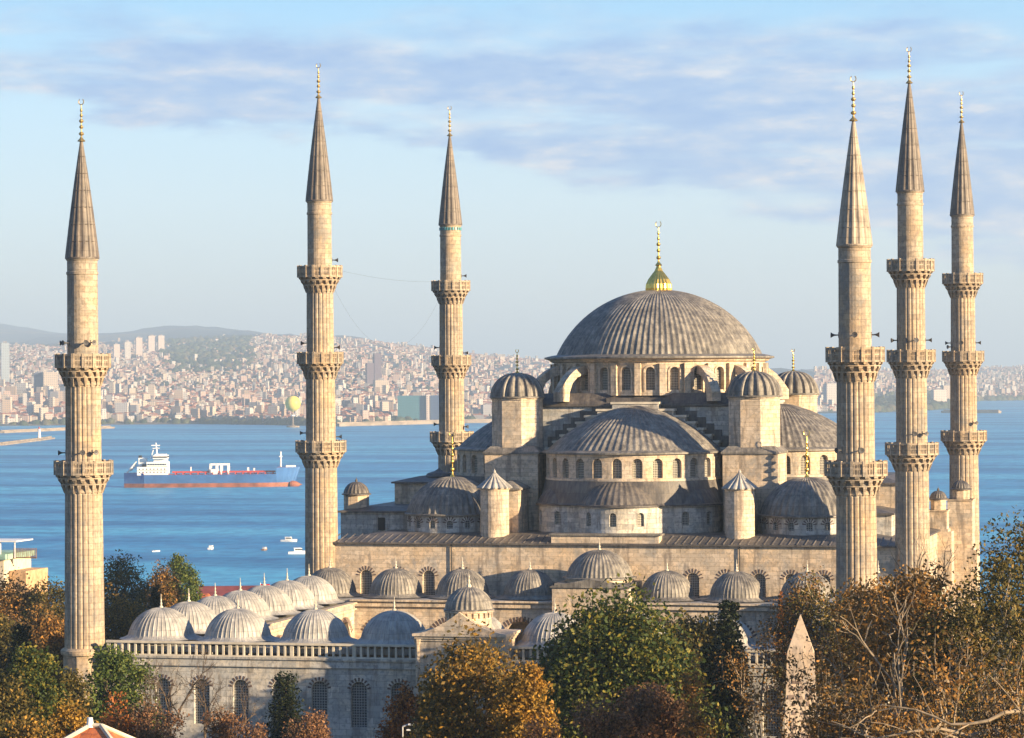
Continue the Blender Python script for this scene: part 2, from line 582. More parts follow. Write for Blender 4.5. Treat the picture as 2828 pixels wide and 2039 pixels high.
def make_balcony(root, ztop, Rr, rs, rail=1.15, mq=1.55, nside=16, nc=18):
    zf = ztop - rail
    mb = MB()
    # stalactite corbels: three staggered tiers
    z0 = zf - mq
    rad = [rs + .02, rs + (Rr - rs) * .38, rs + (Rr - rs) * .72, Rr - .02]
    hs = [mq * .46, mq * .27, mq * .16]
    z = z0
    for k in range(3):
        z1 = z + hs[k]
        mb.lathe([(rad[k] - .07, z - .04), (rad[k] - .05, z1 - .02)], 48)
        for i in range(nc):
            a = 2 * PI * (i + (.5 if k % 2 else 0)) / nc
            da = PI / nc * .47
            v = []
            for (rr, zz, ww) in ((rad[k] - .08, z, .35), (rad[k] + .05, z, .35), (rad[k + 1] + .01, z1 - .12, 1.0), (rad[k + 1] + .01, z1, 1.0), (rad[k] - .08, z1, 1.0)):
                v += [(rr * math.cos(a - da * ww), rr * math.sin(a - da * ww), zz), (rr * math.cos(a + da * ww), rr * math.sin(a + da * ww), zz)]
            mb.add(v, [(0, 1, 3, 2), (2, 3, 5, 4), (4, 5, 7, 6), (6, 7, 9, 8), (0, 2, 4, 6, 8), (1, 9, 7, 5, 3)])
        mb.lathe([(rad[k] - .03, z1), (rad[k + 1] + .05, z1), (rad[k + 1] + .05, z1 + .09), (rad[k + 1] - .3, z1 + .09)], 48)
        z = z1 + .085
    mb.lathe([(rs, z), (Rr, z), (Rr + .06, z + .08), (Rr + .06, zf), (rs - .1, zf)], 48)
    b = mb.build('balcony', STONE_MIN, root)
    # pierced parapet
    pm = MB()
    wd = 2 * Rr * math.tan(PI / nside)
    for i in range(nside):
        a = 2 * PI * (i + .5) / nside
        c = lambda t, rr=Rr: (rr * math.cos(a) - t * math.sin(a), rr * math.sin(a) + t * math.cos(a))
        def bar(t, wx, za, zb, th):
            p = c(t); pm.obox((p[0], p[1], za), th, wx, zb - za, a)
        bar(0, wd, zf, zf + .16, .16)
        bar(0, wd, ztop - .17, ztop, .18)
        bar(0, wd - .02, zf + .16 + (rail - .33) * .48, zf + .16 + (rail - .33) * .48 + .10, .09)
        for t in (-.30, 0.0, .30):
            bar(t * wd, .085, zf + .16, ztop - .17, .10)
        for tt in (-.15, .15):
            bar(tt * wd, .05, zf + .16, ztop - .17, .06)
        ap = a + PI / nside
        rp = Rr / math.cos(PI / nside)
        pm.obox((rp * math.cos(ap), rp * math.sin(ap), zf), .22, .22, rail + .06, ap)
    pm.build('parapet', STONE_MIN, b)
    return b

def horn(root, r, z, a):
    mb = MB()
    d = Vector((math.cos(a), math.sin(a), 0))
    p = d * r + Vector((0, 0, z))
    mb.tube(p, p + d * .32, .05, .06, 8, cap=True)
    mb.tube(p + d * .32, p + d * .45, .07, .12, 10)
    mb.tube(p + d * .45, p + d * .62, .12, .23, 10)
    mb.tube(p + d * .62, p + d * .60, .23, .04, 10)
    mb.tube(p + Vector((0, 0, -.22)), p + Vector((0, 0, .22)), .04, .04, 5)
    mb.build('loudspeaker', SPEAKER, root)

def minaret(loc, label, hall=True, cone=CONE_LEAD, horns=(), band=None):
    root = thing('minaret', label, 'minaret', loc, 'minarets of the mosque')
    if hall:
        zfin, ztip, zc = 63.23, 59.86, 49.3
        bal = [(42.78, 2.14, 1.34), (34.08, 2.20, 1.45), (25.18, 2.42, 1.58)]
        secs = [(41.5, zc, 1.24, 1.21, 0), (32.8, 40.2, 1.38, 1.34, 20), (23.9, 31.5, 1.50, 1.46, 20), (6.0, 22.6, 1.72, 1.60, 20)]
        base, rc = 6.0, 1.32
    else:
        zfin, ztip, zc = 55.27, 51.83, 41.83
        bal = [(33.82, 2.19, 1.48), (24.86, 2.34, 1.56)]
        secs = [(32.5, zc, 1.30, 1.27, 0), (23.6, 31.2, 1.51, 1.47, 22), (9.2, 22.2, 1.68, 1.56, 22)]
        base, rc = 9.2, 1.37
    mb = MB()
    for (za, zb, ra, rb, fl) in secs:
        if fl:
            nz = 6
            prof = [(ra + (rb - ra) * i / nz, za + (zb - za) * i / nz) for i in range(nz + 1)]
            mb.lathe(prof, fl * 4, mod=flute_mod(fl, .085, ra))
            mb.lathe([(rb + .0, zb), (rb + .06, zb + .05), (rb + .06, zb + .35), (rb - .02, zb + .4)], 40)
            mb.lathe([(rb - .02, zb + .3), (rb - .02, zb + 1.5)], 40)
        else:
            mb.lathe([(ra, za), (rb, zb - 1.35)], 32)
            mb.lathe([(rb, zb - 1.35), (rb + .07, zb - 1.32), (rb + .07, zb - 1.12), (rb, zb - 1.08), (rb, zb - .16), (rb + .09, zb - .12), (rb + .09, zb)], 40)
    r0 = secs[-1][2]
    mb.lathe([(r0 + .30, base - .55), (r0 + .34, base - .4), (r0 + .34, base - .2), (r0 + .12, base), (r0 - .1, base + .02)], 40)
    mb.lathe([(r0 + .75, -4), (r0 + .75, base - 4.2), (r0 + .12, base - 2.2), (r0 + .12, base - .5)], 12)
    mb.build('shaft', STONE_MIN, root)
    if band:
        bm = MB()
        for i in range(24):
            a = 2 * PI * i / 24
            bm.obox(((secs[0][3] + .05) * math.cos(a), (secs[0][3] + .05) * math.sin(a), zc - .62), .10, .17, .34, a)
        bm.build('tile_band', band, root)
    for (zt, Rr, rs) in bal:
        make_balcony(root, zt, Rr, rs)
    cm = MB()
    nr = 14
    prof = [(rc + .07, zc - .02), (rc + .07, zc + .10), (rc, zc + .14)]
    for k in range(1, 13):
        f = k / 12
        prof.append((rc + (.10 - rc) * f - .0 + .05 * math.sin(PI * f), zc + .14 + (ztip - zc - .14) * f))
    cm.lathe(prof, nr * 4, mod=lambda k, j: 1.0 + (0, 0, .05, .05)[k % 4] * (1 if j > 1 else 0))
    for k in range(1, 7):
        f = k / 7
        z = zc + (ztip - zc) * f
        rr = rc + (.10 - rc) * f + .05 * math.sin(PI * f)
        cm.lathe([(rr + .02, z - .03), (rr * 1.04 + .035, z), (rr + .01, z + .04)], 28)
    cm.build('cone', cone, root)
    fm = MB()
    finial_mb(fm, 0, 0, ztip - .15, zfin - ztip + .15, .95)
    fm.build('finial', GOLD_DULL, root)
    for (bi, dz, a) in horns:
        rs = bal[bi - 1][2] if bi > 0 else secs[0][2]
        horn(root, (secs[bi][3]) + .02, bal[bi][0] + dz, R(a))
    return root

TILE = m_plain('turquoise_tile', (.10, .30, .33), .35)
minaret((-33.5, 0, 0), 'two balcony minaret at the left end of the balustraded courtyard wall', False, CONE_LEAD,
        [(0, .95, 195), (0, .95, 232), (0, .95, 300), (0, .95, 322), (1, .7, 196), (1, .75, 290), (1, .75, 322)])
minaret((31.5, 0, 0), 'two balcony minaret with pale stained cone, rising from the autumn trees', False, CONE_PALE,
        [(0, 1.0, 182), (0, 1.0, 277), (0, 1.0, 3), (1, .9, 232), (1, .9, 290)])
minaret((-29.7, 54.0, .12), 'three balcony minaret beside the left front corner of the prayer hall', True, CONE_LEAD,
        [(0, .6, 20), (1, .95, 185), (1, .5, 25), (2, .8, 196), (2, .4, 20)])
minaret((-29.7, 104.6, 0), 'three balcony minaret rising behind the hall, with turquoise band under its cone', True, CONE_LEAD,
        [(0, .6, 15), (1, .95, 190), (1, .3, 15), (2, .9, 186), (2, .6, 350)], TILE)
minaret((29.7, 54.0, -.15), 'tallest looking three balcony minaret, middle of the right hand trio', True, CONE_LEAD,
        [(1, .95, 205), (1, .95, 262), (1, .95, 292), (1, .95, 3), (2, .9, 285), (2, .9, 320)])
minaret((29.7, 104.6, 0), 'farthest right three balcony minaret standing against the open water', True, CONE_LEAD,
        [(1, .95, 182), (1, .5, 215), (1, .95, 270), (1, .95, 2), (2, .9, 320)])

# festoon cables slung between the two left hall minarets
def catenary(p, q, sag, n=24, r=.007):
    mb = MB()
    pts = []
    for i in range(n + 1):
        t = i / n
        v = Vector(p).lerp(Vector(q), t); v.z -= sag * 4 * t * (1 - t)
        pts.append(v)
    for i in range(n): mb.tube(pts[i], pts[i + 1], r, r, 4)
    return mb
tag(catenary((-29.7, 56.2, 42.4), (-29.7, 102.4, 42.4), 7.6).build('festoon_cable', CABLE), 'thin dark cable sagging lowest between the two left hall minarets', 'cable', 'festoon cables')
tag(catenary((-29.7, 56.2, 42.9), (-29.7, 102.4, 42.7), .55).build('festoon_cable', CABLE), 'thin dark cable slung almost level between the upper balconies', 'cable', 'festoon cables')

# ================================================================ the prayer hall
CX, CY = 0.1, 79.0
mosque = thing('mosque', 'great domed mosque of pale stone with lead roofs', 'mosque', (CX, CY, 0))
OFF = (-CX, -CY, 0)
def part(mb, name, mat, parent=mosque, smooth=False):
    o = mb.build(name, mat, parent, smooth)
    if parent is mosque: o.location = OFF
    return o
def fin(x, y, z, h, s, parent, mat=GOLD, cres=True):
    mb = MB(); finial_mb(mb, x, y, z, h, s, cres)
    return part(mb, 'finial', mat, parent)

XL, XR, YF, YB = -28.9, 28.9, 53.5, 104.5
# outer walls
mb = MB(); panes = []
P = planeP(XL, YF, 1, 0)
fw = [(x - XL, 1.25, 9.3, 11.75, 'round') for x in (-24.9, -21.6, -18.4, -14.8, 8.35, 11.6, 14.9, 18.0, 21.2, 24.8)]
strip(mb, P, 0, XR - XL, -3, 15, fw, .35, 3, panes=panes)
for x in fw:
    voussoirs(mb, P, x[0], 1.25, 11.75, .42, 9, 1, .03, wide=.35)
for (x0, y0, dx, dy, L) in ((XR, YF, 0, 1, YB - YF), (XR, YB, -1, 0, XR - XL), (XL, YB, 0, -1, YB - YF)):
    strip(mb, planeP(x0, y0, dx, dy), 0, L, -3, 15, [], .3, 4)
wall = part(mb, 'outer_wall', [STONE, BRICKRED])
for p in panes: part(p, 'window', GLASS_DK, wall)
mb = MB()
mb.box(-5.8, 5.0, YF - .06, YF + 1.6, 14.9, 15.95, 0)
mb.box(-6.0, 5.2, YF - .25, YF + 1.9, 15.95, 16.12, 1)
part(mb, 'raised_parapet', [STONE, LEAD])
# lead roof of the outer block: sloping eaves with standing rolls
mb = MB()
e = .35
zE, zT, ins = 15.0, 15.95, 4.2
A = [(XL - e, YF - e), (XR + e, YF - e), (XR + e, YB + e), (XL - e, YB + e)]
B = [(XL + ins, YF + ins), (XR - ins, YF + ins), (XR - ins, YB - ins), (XL + ins, YB - ins)]
for i in range(4):
    a, b, c, d = A[i], A[(i + 1) % 4], B[(i + 1) % 4], B[i]
    mb.quad((*a, zE + .16), (*b, zE + .16), (*c, zT), (*d, zT))
    mb.quad((*a, zE), (*b, zE), (*b, zE + .16), (*a, zE + .16))
    mb.quad((*a, zE), (*b, zE), (b[0] * .985, b[1] + (.5 if i != 2 else -.5), zE - .02), (a[0] * .985, a[1] + (.5 if i != 2 else -.5), zE - .02))
mb.add([(*p, zT) for p in B], [(0, 1, 2, 3)])
x = XL + .3
while x < XR:
    if not (-6.1 < x < 5.3):
        x2 = max(XL + ins, min(XR - ins, x)) if False else x
        zt = zE + .16 + (zT - zE - .16) * (3.6 / (ins + e))
        mb.add([(x - .10, YF - e - .02, zE + .16), (x + .10, YF - e - .02, zE + .16), (x, YF - e - .02, zE + .23),
                (x - .10, YF - e + 3.6, zt), (x + .10, YF - e + 3.6, zt), (x, YF - e + 3.6, zt + .06)],
               [(0, 1, 2), (0, 2, 5, 3), (1, 4, 5, 2), (3, 5, 4)])
    x += .8
part(mb, 'lower_roof', LEAD_DARK)
for x in (-16.0, 13.0):
    mb = MB(); mb.tube((x, YF - .12, 15), (x, YF - .12, 11), .06, .06, 6); part(mb, 'drainpipe', DARK)

# exedra tier on the four sides, built in a frame rotated to each side
def rot(a):
    ca, sa = math.cos(a), math.sin(a)
    return lambda x, y: (CX + x * ca - y * sa, CY + x * sa + y * ca)

def side_group(k, detailed):
    """side k: 0 front (-Y), 1 right (+X), 2 rear, 3 left"""
    th = k * PI / 2
    T = rot(th)
    cx, cy = T(0, -12.9)
    ab = th - PI / 2                       # outward direction
    # --- three exedrae
    body = MB(); roof = MB(); panes = []
    zb, ze, zr = 15.9, 18.7, 21.25
    for (da, dist, re) in ((0, 6.9, 4.3), (-R(57), 6.2, 4.1), (R(57), 6.2, 4.1)):
        ex, ey = cx + dist * math.cos(ab + da), cy + dist * math.sin(ab + da)
        a0 = ab + da - R(95)
        arc = re * R(190)
        P = cylP(ex, ey, re, a0)
        nw = 5
        wins = [(arc * (i + .5) / nw, .72, 16.75, 17.75, 'round') for i in range(nw)] if detailed else []
        strip(body, P, 0, arc, zb, ze, wins, .3, .45, panes=panes)
        roof.lathe([(re + .28, ze - .06), (re + .28, ze + .10), (re + .02, ze + .22)], 40, ex, ey, a0, a0 + R(190))
        dome_mb(roof, ex, ey, ze + .2, re + .02, 2.75, 40, .07, 8, a0, a0 + R(190), lip=0)
    # flat blocks between, hidden behind the exedrae
    body.lathe([(9.25, zb), (9.25, ze)], 40, cx, cy, ab - PI / 2, ab + PI / 2)
    roof.lathe([(9.9, ze + .05), (9.75, ze + .25), (9.15, zr + .05)], 80, cx, cy, ab - R(100), ab + R(100))
    b1 = part(body, 'exedra_wall', STONE_GREY if k == 0 else STONE)
    for p in panes: part(p, 'window', GLASS_DK, b1)
    part(roof, 'exedra_roof', LEAD_DARK)
    # --- semi dome drum
    dr = MB(); panes = []
    Rd = 9.1
    a0 = ab - R(97); arc = Rd * R(194)
    P = cylP(cx, cy, Rd, a0)
    nw = 15
    wins = [(arc * (i + .5) / nw, 1.02, 21.45, 22.9, 'round') for i in range(nw)] if detailed else []
    strip(dr, P, 0, arc, 21.1, 23.85, wins, .42, .4, panes=panes)
    dr.lathe([(Rd + .03, 21.1), (Rd + .10, 21.15), (Rd + .10, 21.35), (Rd, 21.42)], 60, cx, cy, a0, a0 + R(194))
    d = part(dr, 'semi_dome_drum', STONE)
    for p in panes: part(p, 'window', GLASS_DK, d)
    sd = MB()
    sd.lathe([(Rd - .1, 23.75), (Rd + .38, 23.82), (Rd + .38, 23.98), (Rd + .1, 24.08), (8.75, 24.22)], 90, cx, cy, a0, a0 + R(194))
    bell = [(8.8, 24.15), (8.35, 24.6), (7.75, 25.12), (7.0, 25.7), (6.15, 26.28), (5.2, 26.84), (4.3, 27.32), (3.3, 27.78), (2.3, 28.15), (1.2, 28.46), (.5, 28.57), (.02, 28.6)]
    pat5 = (0, 0, .55, 1, .55)
    sd.lathe(bell, 42 * 5, cx, cy, ab - R(96), ab + R(96), lambda k, j: 1 + pat5[k % 5] * .13 / max(bell[j][0], .6))
    part(sd, 'semi_dome', LEAD)
    # --- stepped gable over the great arch
    g = MB()
    steps = [(2.4, 28.95), (3.95, 28.25), (5.2, 27.6), (6.15, 26.95), (7.0, 26.3), (7.8, 25.65), (8.6, 25.0), (9.4, 24.3)]
    prev = 0
    for j, (hw, zt) in enumerate(steps):
        for sx in ((-1, 1) if j else (0,)):
            xa, xb = (-hw, hw) if not j else sorted((sx * prev, sx * hw))
            q = [T(xa, -12.9), T(xb, -12.9), T(xb, -11.6), T(xa, -11.6)]
            g.prism(q, 15.9, zt - .22, 0, 0, False)
            ov = .14
            la, lb = xa - (ov if (sx <= 0 or not j) else 0), xb + (ov if (sx >= 0 or not j) else 0)
            q = [T(la, -13.02), T(lb, -13.02), T(lb, -11.5), T(la, -11.5)]
            g.prism(q, zt - .22, zt, 1)
        prev = hw
    # a second, taller lead-clad step line just behind
    prev = 0
    for j, (hw, zt) in enumerate(steps[:-1]):
        for sx in ((-1, 1) if j else (0,)):
            xa, xb = (-hw - .9, hw + .9) if not j else sorted((sx * (prev + .9), sx * (hw + .9)))
            q = [T(xa, -11.5), T(xb, -11.5), T(xb, -10.6), T(xa, -10.6)]
            g.prism(q, 22, zt + .42, 2, 2, False)
        prev = hw
    part(g, 'stepped_gable', [STONE_GREY, STONE_PALE, LEAD_DARK])

for k in range(4):
    side_group(k, k in (0, 1, 3))

# square base of the great dome
mb = MB()
hb = 11.3
strip(mb, planeP(CX - hb, CY - hb, 1, 0), 0, 2 * hb, 15.9, 28.5, [], .3, 4)
strip(mb, planeP(CX + hb, CY - hb, 0, 1), 0, 2 * hb, 15.9, 28.5, [], .3, 4)
strip(mb, planeP(CX + hb, CY + hb, -1, 0), 0, 2 * hb, 15.9, 28.5, [], .3, 4)
strip(mb, planeP(CX - hb, CY + hb, 0, -1), 0, 2 * hb, 15.9, 28.5, [], .3, 4)
part(mb, 'dome_base', STONE_GREY)
mb = MB()
sq = lambda h: [(CX - h, CY - h), (CX + h, CY - h), (CX + h, CY + h), (CX - h, CY + h)]
def frustum(mb, a, za, b, zb, mi=0):
    for i in range(4):
        mb.quad((*a[i], za), (*a[(i + 1) % 4], za), (*b[(i + 1) % 4], zb), (*b[i], zb), mi)
frustum(mb, sq(hb + .02), 28.42, sq(hb + .35), 28.5)
frustum(mb, sq(hb + .35), 28.5, sq(hb + .35), 28.72)
frustum(mb, sq(hb + .35), 28.72, sq(10.6), 29.85)
mb.prism(sq(10.6), 29.5, 29.85)
part(mb, 'base_roof', LEAD_DARK)
# great drum
mb = MB(); panes = []
Rd = 11.2
P = cylP(CX, CY, Rd, 0)
circ = 2 * PI * Rd
nw = 28
wins = [(circ * (i + .5) / nw, .98, 30.15, 32.05, 'round') for i in range(nw)]
strip(mb, P, 0, circ, 29.6, 33.4, wins, .5, .4, panes=panes)
for i in range(nw):
    a = 2 * PI * i / nw
    mb.obox((CX + (Rd + .16) * math.cos(a), CY + (Rd + .16) * math.sin(a), 29.6), .42, .62, 3.3, a)
    am = 2 * PI * (i + .5) / nw
    Pm = cylP(CX, CY, Rd, 0)
    uc = circ * (i + .5) / nw
    ring = arch(1.34, 'round', 8)
    for j in range(8):
        (xa, za), (xb, zb2) = ring[j], ring[j + 1]
        s = .98 / 1.34
        q = [Pm(uc + xa, -.09, 32.05 + za), Pm(uc + xb, -.09, 32.05 + zb2), Pm(uc + xb * s, -.09, 32.05 + zb2 * s), Pm(uc + xa * s, -.09, 32.05 + za * s),
             Pm(uc + xa, .02, 32.05 + za), Pm(uc + xb, .02, 32.05 + zb2), Pm(uc + xb * s, .02, 32.05 + zb2 * s), Pm(uc + xa * s, .02, 32.05 + za * s)]
        mb.add(q, [(0, 1, 2, 3), (0, 4, 5, 1), (3, 2, 6, 7)])
    for sx in (-1, 1):
        ua, ub = sorted((uc + sx * .49, uc + sx * .67))
        mb.add([Pm(ua, -.09, 30.0), Pm(ub, -.09, 30.0), Pm(ub, -.09, 32.05), Pm(ua, -.09, 32.05), Pm(ua, .02, 30.0), Pm(ub, .02, 30.0), Pm(ub, .02, 32.05), Pm(ua, .02, 32.05)],
               [(0, 1, 2, 3), (1, 5, 6, 2), (0, 3, 7, 4)])
mb.lathe([(Rd, 33.0), (Rd + .35, 33.12), (Rd + .5, 33.3), (Rd + .95, 33.42)], 84, CX, CY)
drum = part(mb, 'great_drum', STONE)
for i, p in enumerate(panes):
    part(p, 'window', GLASS_DK, drum)
mb = MB()
mb.lathe([(Rd + .95, 33.40), (Rd + 1.0, 33.44), (Rd + 1.0, 33.60), (Rd + .25, 33.78), (10.9, 33.86)], 84, CX, CY)
dome_mb(mb, CX, CY, 33.8, 10.82, 6.95, 104, .12, 22, lip=0)
gd = part(mb, 'great_dome', LEAD)
mb = MB()
prof = [(1.34, 40.62), (1.36, 40.9), (1.30, 41.35), (1.08, 41.85), (.72, 42.35), (.42, 42.75), (.26, 43.15), (.17, 43.5)]
mb.lathe(prof, 72, CX, CY, mod=lambda k, j: 1 + (.0, .05, .0)[k % 3] * (1 if j < 6 else 0))
finial_mb(mb, CX, CY, 43.3, 4.75, 1.05)
part(mb, 'finial', GOLD, gd)

# flying buttresses from the great drum out to the weight towers
for q in range(4):
    for off in (-R(11), R(11)):
        a = R(45) + q * PI / 2 + off
        mb = MB()
        n = 8
        top = [(11.0 + 3.9 * i / n, 32.7 - 2.7 * (i / n) ** 2.2) for i in range(n + 1)]
        bot = [(13.6, 29.0), (13.5, 30.0), (13.1, 30.9), (12.4, 31.5), (11.6, 31.75), (11.0, 31.8)]
        poly = top + [(14.9, 29.0)] + bot
        ca, sa = math.cos(a), math.sin(a)
        vs = []
        for s in (-.5, .5):
            vs += [(CX + r * ca - s * sa, CY + r * sa + s * ca, z) for r, z in poly]
        m = len(poly)
        mb.add(vs, [tuple(range(m)), tuple(range(2 * m - 1, m - 1, -1))] + [(i, (i + 1) % m, m + (i + 1) % m, m + i) for i in range(m)])
        part(mb, 'flying_buttress', STONE)

# weight towers
def octa(cx, cy, r, a0=PI / 8):
    return [(cx + r * math.cos(a0 + i * PI / 4), cy + r * math.sin(a0 + i * PI / 4)) for i in range(8)]
for (sx, sy) in ((-1, -1), (1, -1), (1, 1), (-1, 1)):
    x, y = CX + sx * 12.35, CY + sy * 13.0
    mb = MB()
    mb.prism(octa(x, y, 2.66), 23.9, 29.25, 0)
    mb.prism([(x - 2.8, y - 2.8), (x + 2.8, y - 2.8), (x + 2.8, y + 2.8), (x - 2.8, y + 2.8)], 15.8, 23.7, 0)
    mb.prism(octa(x, y, 2.78), 29.25, 29.4, 0)
    t = part(mb, 'weight_tower', STONE)
    mb = MB()
    q = [(x - 2.95, y - 2.95), (x + 2.95, y - 2.95), (x + 2.95, y + 2.95), (x - 2.95, y + 2.95)]
    mb.prism(q, 23.7, 23.9)
    q2 = [(x - 2.3, y - 2.3), (x + 2.3, y - 2.3), (x + 2.3, y + 2.3), (x - 2.3, y + 2.3)]
    frustum(mb, q, 23.9, q2, 24.5)
    part(mb, 'ledge', LEAD, t)
    mb = MB()
    mb.lathe([(2.65, 29.38), (2.88, 29.44), (2.88, 29.55), (2.6, 29.62)], 48, x, y)
    dome_mb(mb, x, y, 29.58, 2.52, 2.45, 18, .30, 10, lip=0, pat=(0, .05, .9, 1, .9, .05))
    part(mb, 'ribbed_dome', LEAD, t)
    fin(x, y, 31.95, 2.5, .85, t)

# corner domes on low drums
for (sx, sy) in ((-1, -1), (1, -1), (1, 1), (-1, 1)):
    x, y = CX + sx * 18.25, CY + sy * 17.0
    mb = MB(); panes = []
    Rr = 4.65
    circ = 2 * PI * Rr
    P = cylP(x, y, Rr, 0)
    wins = [(circ * (i + .5) / 16, .62, 16.35, 16.85, 'round') for i in range(16)] if sy < 0 else []
    strip(mb, P, 0, circ, 15.6, 17.65, wins, .3, .4, panes=panes)
    for wn in wins:
        voussoirs(mb, P, wn[0], .62, 16.85, .42, 7, 1, .03, wide=.4)
    d = part(mb, 'corner_drum', [STONE_GREY, BRICKRED])
    for p in panes: part(p, 'window', GRILLE, d)
    mb = MB()
    mb.lathe([(Rr - .05, 17.55), (Rr + .30, 17.62), (Rr + .30, 17.76), (Rr, 17.84)], 64, x, y)
    dome_mb(mb, x, y, 17.8, 4.60, 3.65, 42, .15, 12, lip=0)
    dd = part(mb, 'corner_dome', LEAD)
    fin(x, y, 21.3, 4.9, .95, dd)

# round stair turrets on the front roof, with the block that ties each to its tower
for sx in (-1, 1):
    x, y = CX + sx * 12.45 - .1, 57.0
    mb = MB()
    mb.lathe([(1.44, 15.1), (1.44, 20.35)], 28, x, y)
    mb.lathe([(1.44, 20.3), (1.56, 20.36), (1.56, 20.48)], 28, x, y)
    t = part(mb, 'stair_turret', STONE)
    mb = MB()
    mb.lathe([(1.58, 20.46), (1.60, 20.56), (1.15, 21.0), (.55, 21.55), (.12, 22.05)], 16 * 4, x, y, mod=lambda k, j: 1 + (0, 0, .07, .07)[k % 4] * 2)
    mb.lathe([(.12, 22.0), (.16, 22.15), (.05, 22.3), (.0, 22.45)], 8, x, y)
    part(mb, 'turret_cap', LEAD_PALE, t)
    mb = MB()
    xb = CX + sx * 11.6
    mb.box(xb - 1.1, xb + 1.1, 58.6, 63.0, 15.8, 20.2)
    t2 = part(mb, 'stair_block', STONE)
    mb = MB()
    mb.box(xb - 1.3, xb + 1.3, 58.4, 63.0, 20.2, 20.36)
    frustum(mb, [(xb - 1.3, 58.4), (xb + 1.3, 58.4), (xb + 1.3, 63), (xb - 1.3, 63)], 20.36, [(xb - .1, 60), (xb + .1, 60), (xb + .1, 62), (xb - .1, 62)], 21.1)
    part(mb, 'block_roof', LEAD, t2)

# side galleries
def gallery(sx, xo=30.3):
    mb = MB()
    x0, x1 = sorted((CX + sx * 20.2, CX + sx * xo))
    strip(mb, planeP(x0, 62.2, 1, 0), 0, x1 - x0, 9, 17.7, [], .3, 3)
    strip(mb, planeP(x1, 62.2, 0, 1), 0, 34, 9, 17.7, [], .3, 3)
    strip(mb, planeP(x0, 96.2, 0, -1), 0, 34, 9, 17.7, [], .3, 3)
    strip(mb, planeP(x1, 96.2, -1, 0), 0, x1 - x0, 9, 17.7, [], .3, 3)
    g = part(mb, 'side_gallery', STONE_GREY)
    mb = MB()
    mb.box(x0 - .3, x1 + .3, 61.9, 96.5, 17.7, 17.88)
    frustum(mb, [(x0 - .3, 61.9), (x1 + .3, 61.9), (x1 + .3, 96.5), (x0 - .3, 96.5)], 17.88, [(x0 + 2, 64), (x1 - 2, 64), (x1 - 2, 94), (x0 + 2, 94)], 18.3)
    mb.box(x0 + 2, x1 - 2, 64, 94, 18.1, 18.3)
    part(mb, 'gallery_roof', LEAD_DARK, g)
    mb = MB()
    xd = CX + sx * (25.9 if sx < 0 else 23.6)
    mb.box(xd - .38, xd + .38, 62.12, 62.3, 15.9, 17.2)
    part(mb, 'door', DARK, g)
    xb0, xb1 = sorted((CX + sx * 18.6, CX + sx * 26.6))
    mb = MB()
    mb.box(xb0, xb1, 69.5, 88.5, 16, 20.45)
    b = part(mb, 'upper_gallery', STONE)
    mb = MB()
    mb.box(xb0 - .3, xb1 + .3, 69.2, 88.8, 20.45, 20.62)
    frustum(mb, [(xb0 - .3, 69.2), (xb1 + .3, 69.2), (xb1 + .3, 88.8), (xb0 - .3, 88.8)], 20.62, [(xb0 + 2, 72), (xb1 - 2, 72), (xb1 - 2, 86), (xb0 + 2, 86)], 21.15)
    mb.box(xb0 + 2, xb1 - 2, 72, 86, 21.0, 21.15)
    xm = (xb0 + xb1) / 2
    mb.lathe([(1.5, 21.1), (1.2, 21.45), (.5, 21.65), (.1, 21.9), (.02, 22.0)], 24, xm, 72.6)
    part(mb, 'upper_gallery_roof', LEAD_DARK, b)
gallery(-1); gallery(1, 26.6)

def cupola(x, y, zb, r, dr, base=None):
    mb = MB()
    if base:
        hx, z0 = base
        mb.box(x - hx, x + hx, y - hx, y + hx, z0, zb)
        mb.box(x - hx - .15, x + hx + .15, y - hx - .15, y + hx + .15, z0 - .25, z0)
        mb.box(x - hx - .35, x + hx + .5, y - hx - .3, y + hx + .3, z0 - 6, z0 - .25)
        mb.box(x - hx - .12, x + hx + .12, y - hx - .12, y + hx + .12, zb - .12, zb)
    mb.prism(octa(x, y, r), zb, zb + dr)
    c = part(mb, 'cupola', STONE)
    mb = MB()
    mb.lathe([(r - .05, zb + dr - .02), (r + .22, zb + dr + .02), (r + .22, zb + dr + .13), (r, zb + dr + .2)], 32, x, y)
    dome_mb(mb, x, y, zb + dr + .15, r * .98, r * .92, 20, .06, 8, lip=0)
    mb.lathe([(.1, zb + dr + r - .05), (.14, zb + dr + r + .2), (.03, zb + dr + r + .4), (0, zb + dr + r + .6)], 8, x, y)
    part(mb, 'cupola_dome', LEAD_DARK, c)
cupola(-29.1, 64.2, 17.9, 1.32, 1.55)
cupola(28.9, 85.0, 17.2, .86, 1.1, (1.0, 15.2))
cupola(30.2, 96.0, 17.9, .98, 1.0, (1.35, 12.6))
cupola(-28.5, 97.0, 16.0, 1.0, 1.2, (1.3, 14))
# ================================================================ the arcaded courtyard
BX, BY = -0.23, 2.0
BW = 6.8; BD = 6.784
court = thing('courtyard_arcade', 'low courtyard arcade roofed with rows of small lead domes', 'arcade', (BX, 26, 0))
COFF = (-BX, -26, 0)
def cpart(mb, name, mat, parent=court, smooth=False):
    o = mb.build(name, mat, parent, smooth)
    if parent is court: o.location = COFF
    return o
xl, xr = BX - 4.5 * BW, BX + 4.5 * BW
yn, yf = -1.6, BY + 7.5 * BD
